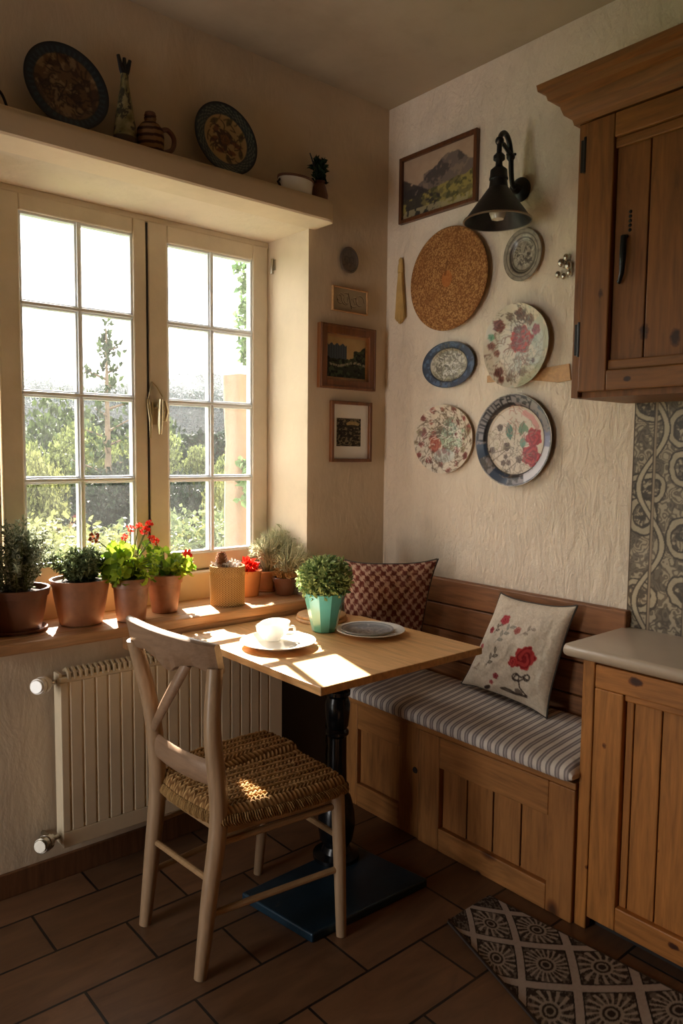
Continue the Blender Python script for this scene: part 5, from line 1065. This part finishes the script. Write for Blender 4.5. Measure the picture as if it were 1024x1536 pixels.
# ------------------------------------------------------------------ outdoors
def hz(x, y):
    d = math.hypot(x+1, y); base = -2.6-.16*min(d, 22)+.0*x
    if d > 22: base += (d-22)*.235 - max(0, d-95)*.2
    return base+1.0*mnoise.noise(Vector((x*.05, y*.05, 0)))
g = MB(); n = 70; P = np.zeros((n, n, 3))
for i in range(n):
    for j in range(n):
        y = .7+(i/(n-1))**1.7*130; x = -30+(j/(n-1))*170*(.3+.7*(i/(n-1)))-10
        P[i, j] = (x, y, hz(x, y))
g.grid(P); o = struct('ground', g, 'hill', 'wooded valley slope outside the window'); 
def crown_mesh(blobs, n, L, W):
    m = MB(); wts = [b[3]**2 for b in blobs]
    for b in random.choices(blobs, wts, k=n):
        d = rnd_dir(); r = b[3]*random.random()**.28; p = Vector(b[:3])+Vector((d.x, d.y, d.z*.85))*r
        leafcards(m, [p], [d*.6+rnd_dir()], L, W, .15)
    return m
def proto_tree(kind):
    t = thing('tree', '', 'tree', (0, 0, 0)); tr = MB()
    if kind == 'bush':
        bl = [(random.uniform(-.6, .6), random.uniform(-.6, .6), random.uniform(.35, .95), random.uniform(.3, .5)) for _ in range(13)]+[(0, 0, .5, .6)]
        for _ in range(6): a = random.random()*6.28; tr.tube([(0, 0, -.25), (.3*math.cos(a), .3*math.sin(a), .3), (.5*math.cos(a), .5*math.sin(a), .8)], [.04, .025, .012], 6)
        cm_ = crown_mesh(bl, 15000, .040, .014)
    elif kind == 'broad':
        bl = [(random.uniform(-.62, .62), random.uniform(-.62, .62), random.uniform(.75, 1.75), random.uniform(.28, .46)) for _ in range(17)]+[(0, 0, 1.2, .6)]
        tr.tube([(0, 0, -.35), (.02, .01, .5), (0, 0, 1.2)], [.09, .065, .03], 8)
        for _ in range(7): a = random.random()*6.28; tr.tube([(0, 0, .5), (.3*math.cos(a), .3*math.sin(a), .95), (.55*math.cos(a), .55*math.sin(a), 1.3)], [.045, .03, .012], 6)
        cm_ = crown_mesh(bl, 13000, .062, .025)
    else:
        cm_ = MB(); tr.tube([(0, 0, -.3), (.01, 0, 1.0), (0, .01, 2.0)], [.06, .035, .006], 6); 
        for k in range(30):
            z = .25+1.7*k/30; a = k*2.4; r = .5*(1-z/2.08)+.06+.06*math.sin(k*1.9); e = Vector((r*math.cos(a), r*math.sin(a), z+.28*r)); tr.tube([(0, 0, z), e], [.012, .004], 4)
            for _ in range(16 if z > 1.0 else 30): s_ = random.uniform(.25, 1.05); p = Vector((0, 0, z)).lerp(e, s_)+rnd_dir()*.035; leafcards(cm_, [p], [rnd_dir(.2)], .07, .022)
        for _ in range(60): leafcards(cm_, [Vector((random.gauss(0, .02), random.gauss(0, .02), random.uniform(1.8, 2.05)))], [rnd_dir(.5)], .06, .02)
    obj('trunk', tr, 'bark', t, world=False); obj('foliage', cm_, 'tree', t, smooth=0, world=False); return t
PR = {k: proto_tree(k) for k in ('bush', 'broad', 'conifer')}
used = set()
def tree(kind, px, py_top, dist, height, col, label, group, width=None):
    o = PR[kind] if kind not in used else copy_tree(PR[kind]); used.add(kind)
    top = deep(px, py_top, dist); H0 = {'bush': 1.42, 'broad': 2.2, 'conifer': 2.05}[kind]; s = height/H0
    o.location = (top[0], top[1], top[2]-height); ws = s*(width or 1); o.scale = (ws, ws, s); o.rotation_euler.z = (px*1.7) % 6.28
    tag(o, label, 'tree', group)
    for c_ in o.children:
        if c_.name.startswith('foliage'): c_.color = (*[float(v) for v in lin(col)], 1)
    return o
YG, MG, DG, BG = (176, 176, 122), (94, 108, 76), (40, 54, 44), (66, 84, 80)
# nearest shrubs below the window
LGR = (136, 148, 116)
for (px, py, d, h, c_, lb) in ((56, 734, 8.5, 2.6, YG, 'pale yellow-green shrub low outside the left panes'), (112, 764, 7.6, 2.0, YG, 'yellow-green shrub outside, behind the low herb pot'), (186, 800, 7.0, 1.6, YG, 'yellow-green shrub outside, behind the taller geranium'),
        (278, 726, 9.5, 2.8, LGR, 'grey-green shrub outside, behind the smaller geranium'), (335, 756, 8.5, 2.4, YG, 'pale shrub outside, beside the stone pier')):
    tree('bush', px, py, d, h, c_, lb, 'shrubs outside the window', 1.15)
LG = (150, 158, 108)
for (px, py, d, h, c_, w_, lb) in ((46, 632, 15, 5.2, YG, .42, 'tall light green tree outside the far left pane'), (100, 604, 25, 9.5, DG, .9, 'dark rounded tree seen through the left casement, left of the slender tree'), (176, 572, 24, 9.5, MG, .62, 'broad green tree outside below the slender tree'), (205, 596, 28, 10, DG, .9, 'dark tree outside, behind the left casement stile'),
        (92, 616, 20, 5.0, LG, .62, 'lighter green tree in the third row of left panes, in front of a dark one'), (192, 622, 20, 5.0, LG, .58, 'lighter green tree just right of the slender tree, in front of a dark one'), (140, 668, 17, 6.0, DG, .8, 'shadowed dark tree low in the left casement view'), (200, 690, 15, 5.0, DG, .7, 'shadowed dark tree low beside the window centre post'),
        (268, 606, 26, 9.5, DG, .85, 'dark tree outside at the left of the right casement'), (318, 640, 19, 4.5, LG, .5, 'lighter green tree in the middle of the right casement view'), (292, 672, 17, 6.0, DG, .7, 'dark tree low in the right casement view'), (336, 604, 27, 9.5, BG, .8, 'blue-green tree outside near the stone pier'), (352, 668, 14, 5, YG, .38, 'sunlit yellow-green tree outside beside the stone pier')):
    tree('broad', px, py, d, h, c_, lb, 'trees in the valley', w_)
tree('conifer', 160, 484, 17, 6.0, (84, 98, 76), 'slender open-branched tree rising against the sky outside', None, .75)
for k in range(46):
    px = 20+k*8.2+random.uniform(-4, 4); row = k % 3
    tree('broad', px, 556+row*12+random.uniform(-6, 8)+(8 if 230 < px < 300 else 0), 92-row*14, random.uniform(7.5, 10.5), (46, 62, 66), 'small hazy tree on the distant wooded hillside', 'trees on the far hillside', 1.25)
# stone pier and ivy just outside the right casement
pm = MB(); n1, n2 = 24, 40; A_, Z_ = np.meshgrid(np.linspace(0, 2*PI, n1, endpoint=False), np.linspace(-2.6, 1.88, n2))
sq = 1/np.maximum(np.abs(np.cos(A_)), np.abs(np.sin(A_))); nz = (vnoise(n2, n1, 12, 8, 4)-.5)*.03; nz[:, -1] = nz[:, 0]
P = np.stack([-.335+(.072*np.minimum(sq, 1.25)+nz)*np.cos(A_), .70+(.072*np.minimum(sq, 1.25)+nz)*np.sin(A_), Z_], -1); pm.grid(P, wrap=True); pm.f.append(tuple((n2-1)*n1+k for k in range(n1)))
tag(obj('stone_pier', pm, 'stone', smooth=60), 'pale sandstone pier standing just outside the right casement', 'pier')
iv, vs_ = MB(), MB(); vs_.tube([(-.34, .62, 1.7), (-.345, .60, 2.1), (-.33, .60, 2.6)], .006, 6)
for (z0_, z1_, r, n) in ((2.02, 2.40, .055, 240), (1.92, 2.02, .04, 80), (1.25, 1.45, .035, 60)):
    for _ in range(n): z = random.uniform(z0_, z1_); a = random.random()*6.28; leafcards(iv, [(-.385+r*math.cos(a)*random.random()+.015*math.sin(z*20), .585+.03*math.sin(a), z)], [rnd_dir(-.3)], .04, .018)
t = thing('ivy', 'ivy climbing the wall edge outside the right casement', 'ivy', (-.36, .6, 1.7), kind='stuff')
obj('ivy_leaves', iv, leaf('ivy_leaf', (60, 84, 60), (120, 150, 104), .35), t, smooth=0); obj('ivy_stem', vs_, 'twig', t)
# haze in the valley
hb = MB().box(-60, 34, -30, 150, 150, 26)
vm = bpy.data.materials.new('valley_haze'); vm.use_nodes = True; nt = vm.node_tree; nt.nodes.clear(); o1 = nt.nodes.new('ShaderNodeOutputMaterial'); v1 = nt.nodes.new('ShaderNodeVolumeScatter')
v1.inputs['Color'].default_value = (.88, .95, 1, 1); v1.inputs['Density'].default_value = .0028; v1.inputs['Anisotropy'].default_value = .0; nt.links.new(v1.outputs[0], o1.inputs['Volume'])
hz_o = obj('haze', hb, vm, smooth=0); tag(hz_o, 'bright morning haze over the far valley', 'haze', kind='stuff')

# ------------------------------------------------------------------ light
wd = bpy.data.worlds.new('sky'); S.world = wd; wd.use_nodes = True; bg = wd.node_tree.nodes['Background']; bg.inputs['Color'].default_value = (1.0, .97, .93, 1); bg.inputs['Strength'].default_value = 7.0
sd = bpy.data.lights.new('sun', 'SUN'); sd.energy = 40.0; sd.color = (1, .92, .80); sd.angle = math.radians(.6); so = bpy.data.objects.new('sun', sd); COL.objects.link(so)
dirv = Vector((-.28, -.96, -.90)).normalized(); so.rotation_euler = dirv.to_track_quat('-Z', 'Y').to_euler(); so.location = (3, 8, 9)
def portal(name, loc, rot, sx, sy):
    pd = bpy.data.lights.new(name, 'AREA'); pd.shape = 'RECTANGLE'; pd.size = sx; pd.size_y = sy; pd.cycles.is_portal = True
    po = bpy.data.objects.new(name, pd); COL.objects.link(po); po.location = loc; po.rotation_euler = rot; return po
portal('window_daylight', ((OX0+OX1)/2, .45, 1.69), (-PI/2, 0, 0), OX1-OX0, 1.5)
portal('fill_opening_portal', (XL-.19, (DY0+DY1)/2, 1.1), (0, -PI/2, 0), 2.2, DY1-DY0)  # sampling portal at the added fill-light opening
S.view_settings.view_transform = 'Standard'; S.view_settings.look = 'None'; S.view_settings.gamma = 1; S.view_settings.use_curve_mapping = False
S.view_settings.exposure = 0.24
cy = S.cycles; cy.max_bounces = 9; cy.diffuse_bounces = 6; cy.glossy_bounces = 3; cy.transmission_bounces = 4; cy.transparent_max_bounces = 12; cy.volume_bounces = 0
cy.use_denoising = True; cy.sample_clamp_indirect = 6; cy.caustics_reflective = False; cy.caustics_refractive = False; cy.use_light_tree = True
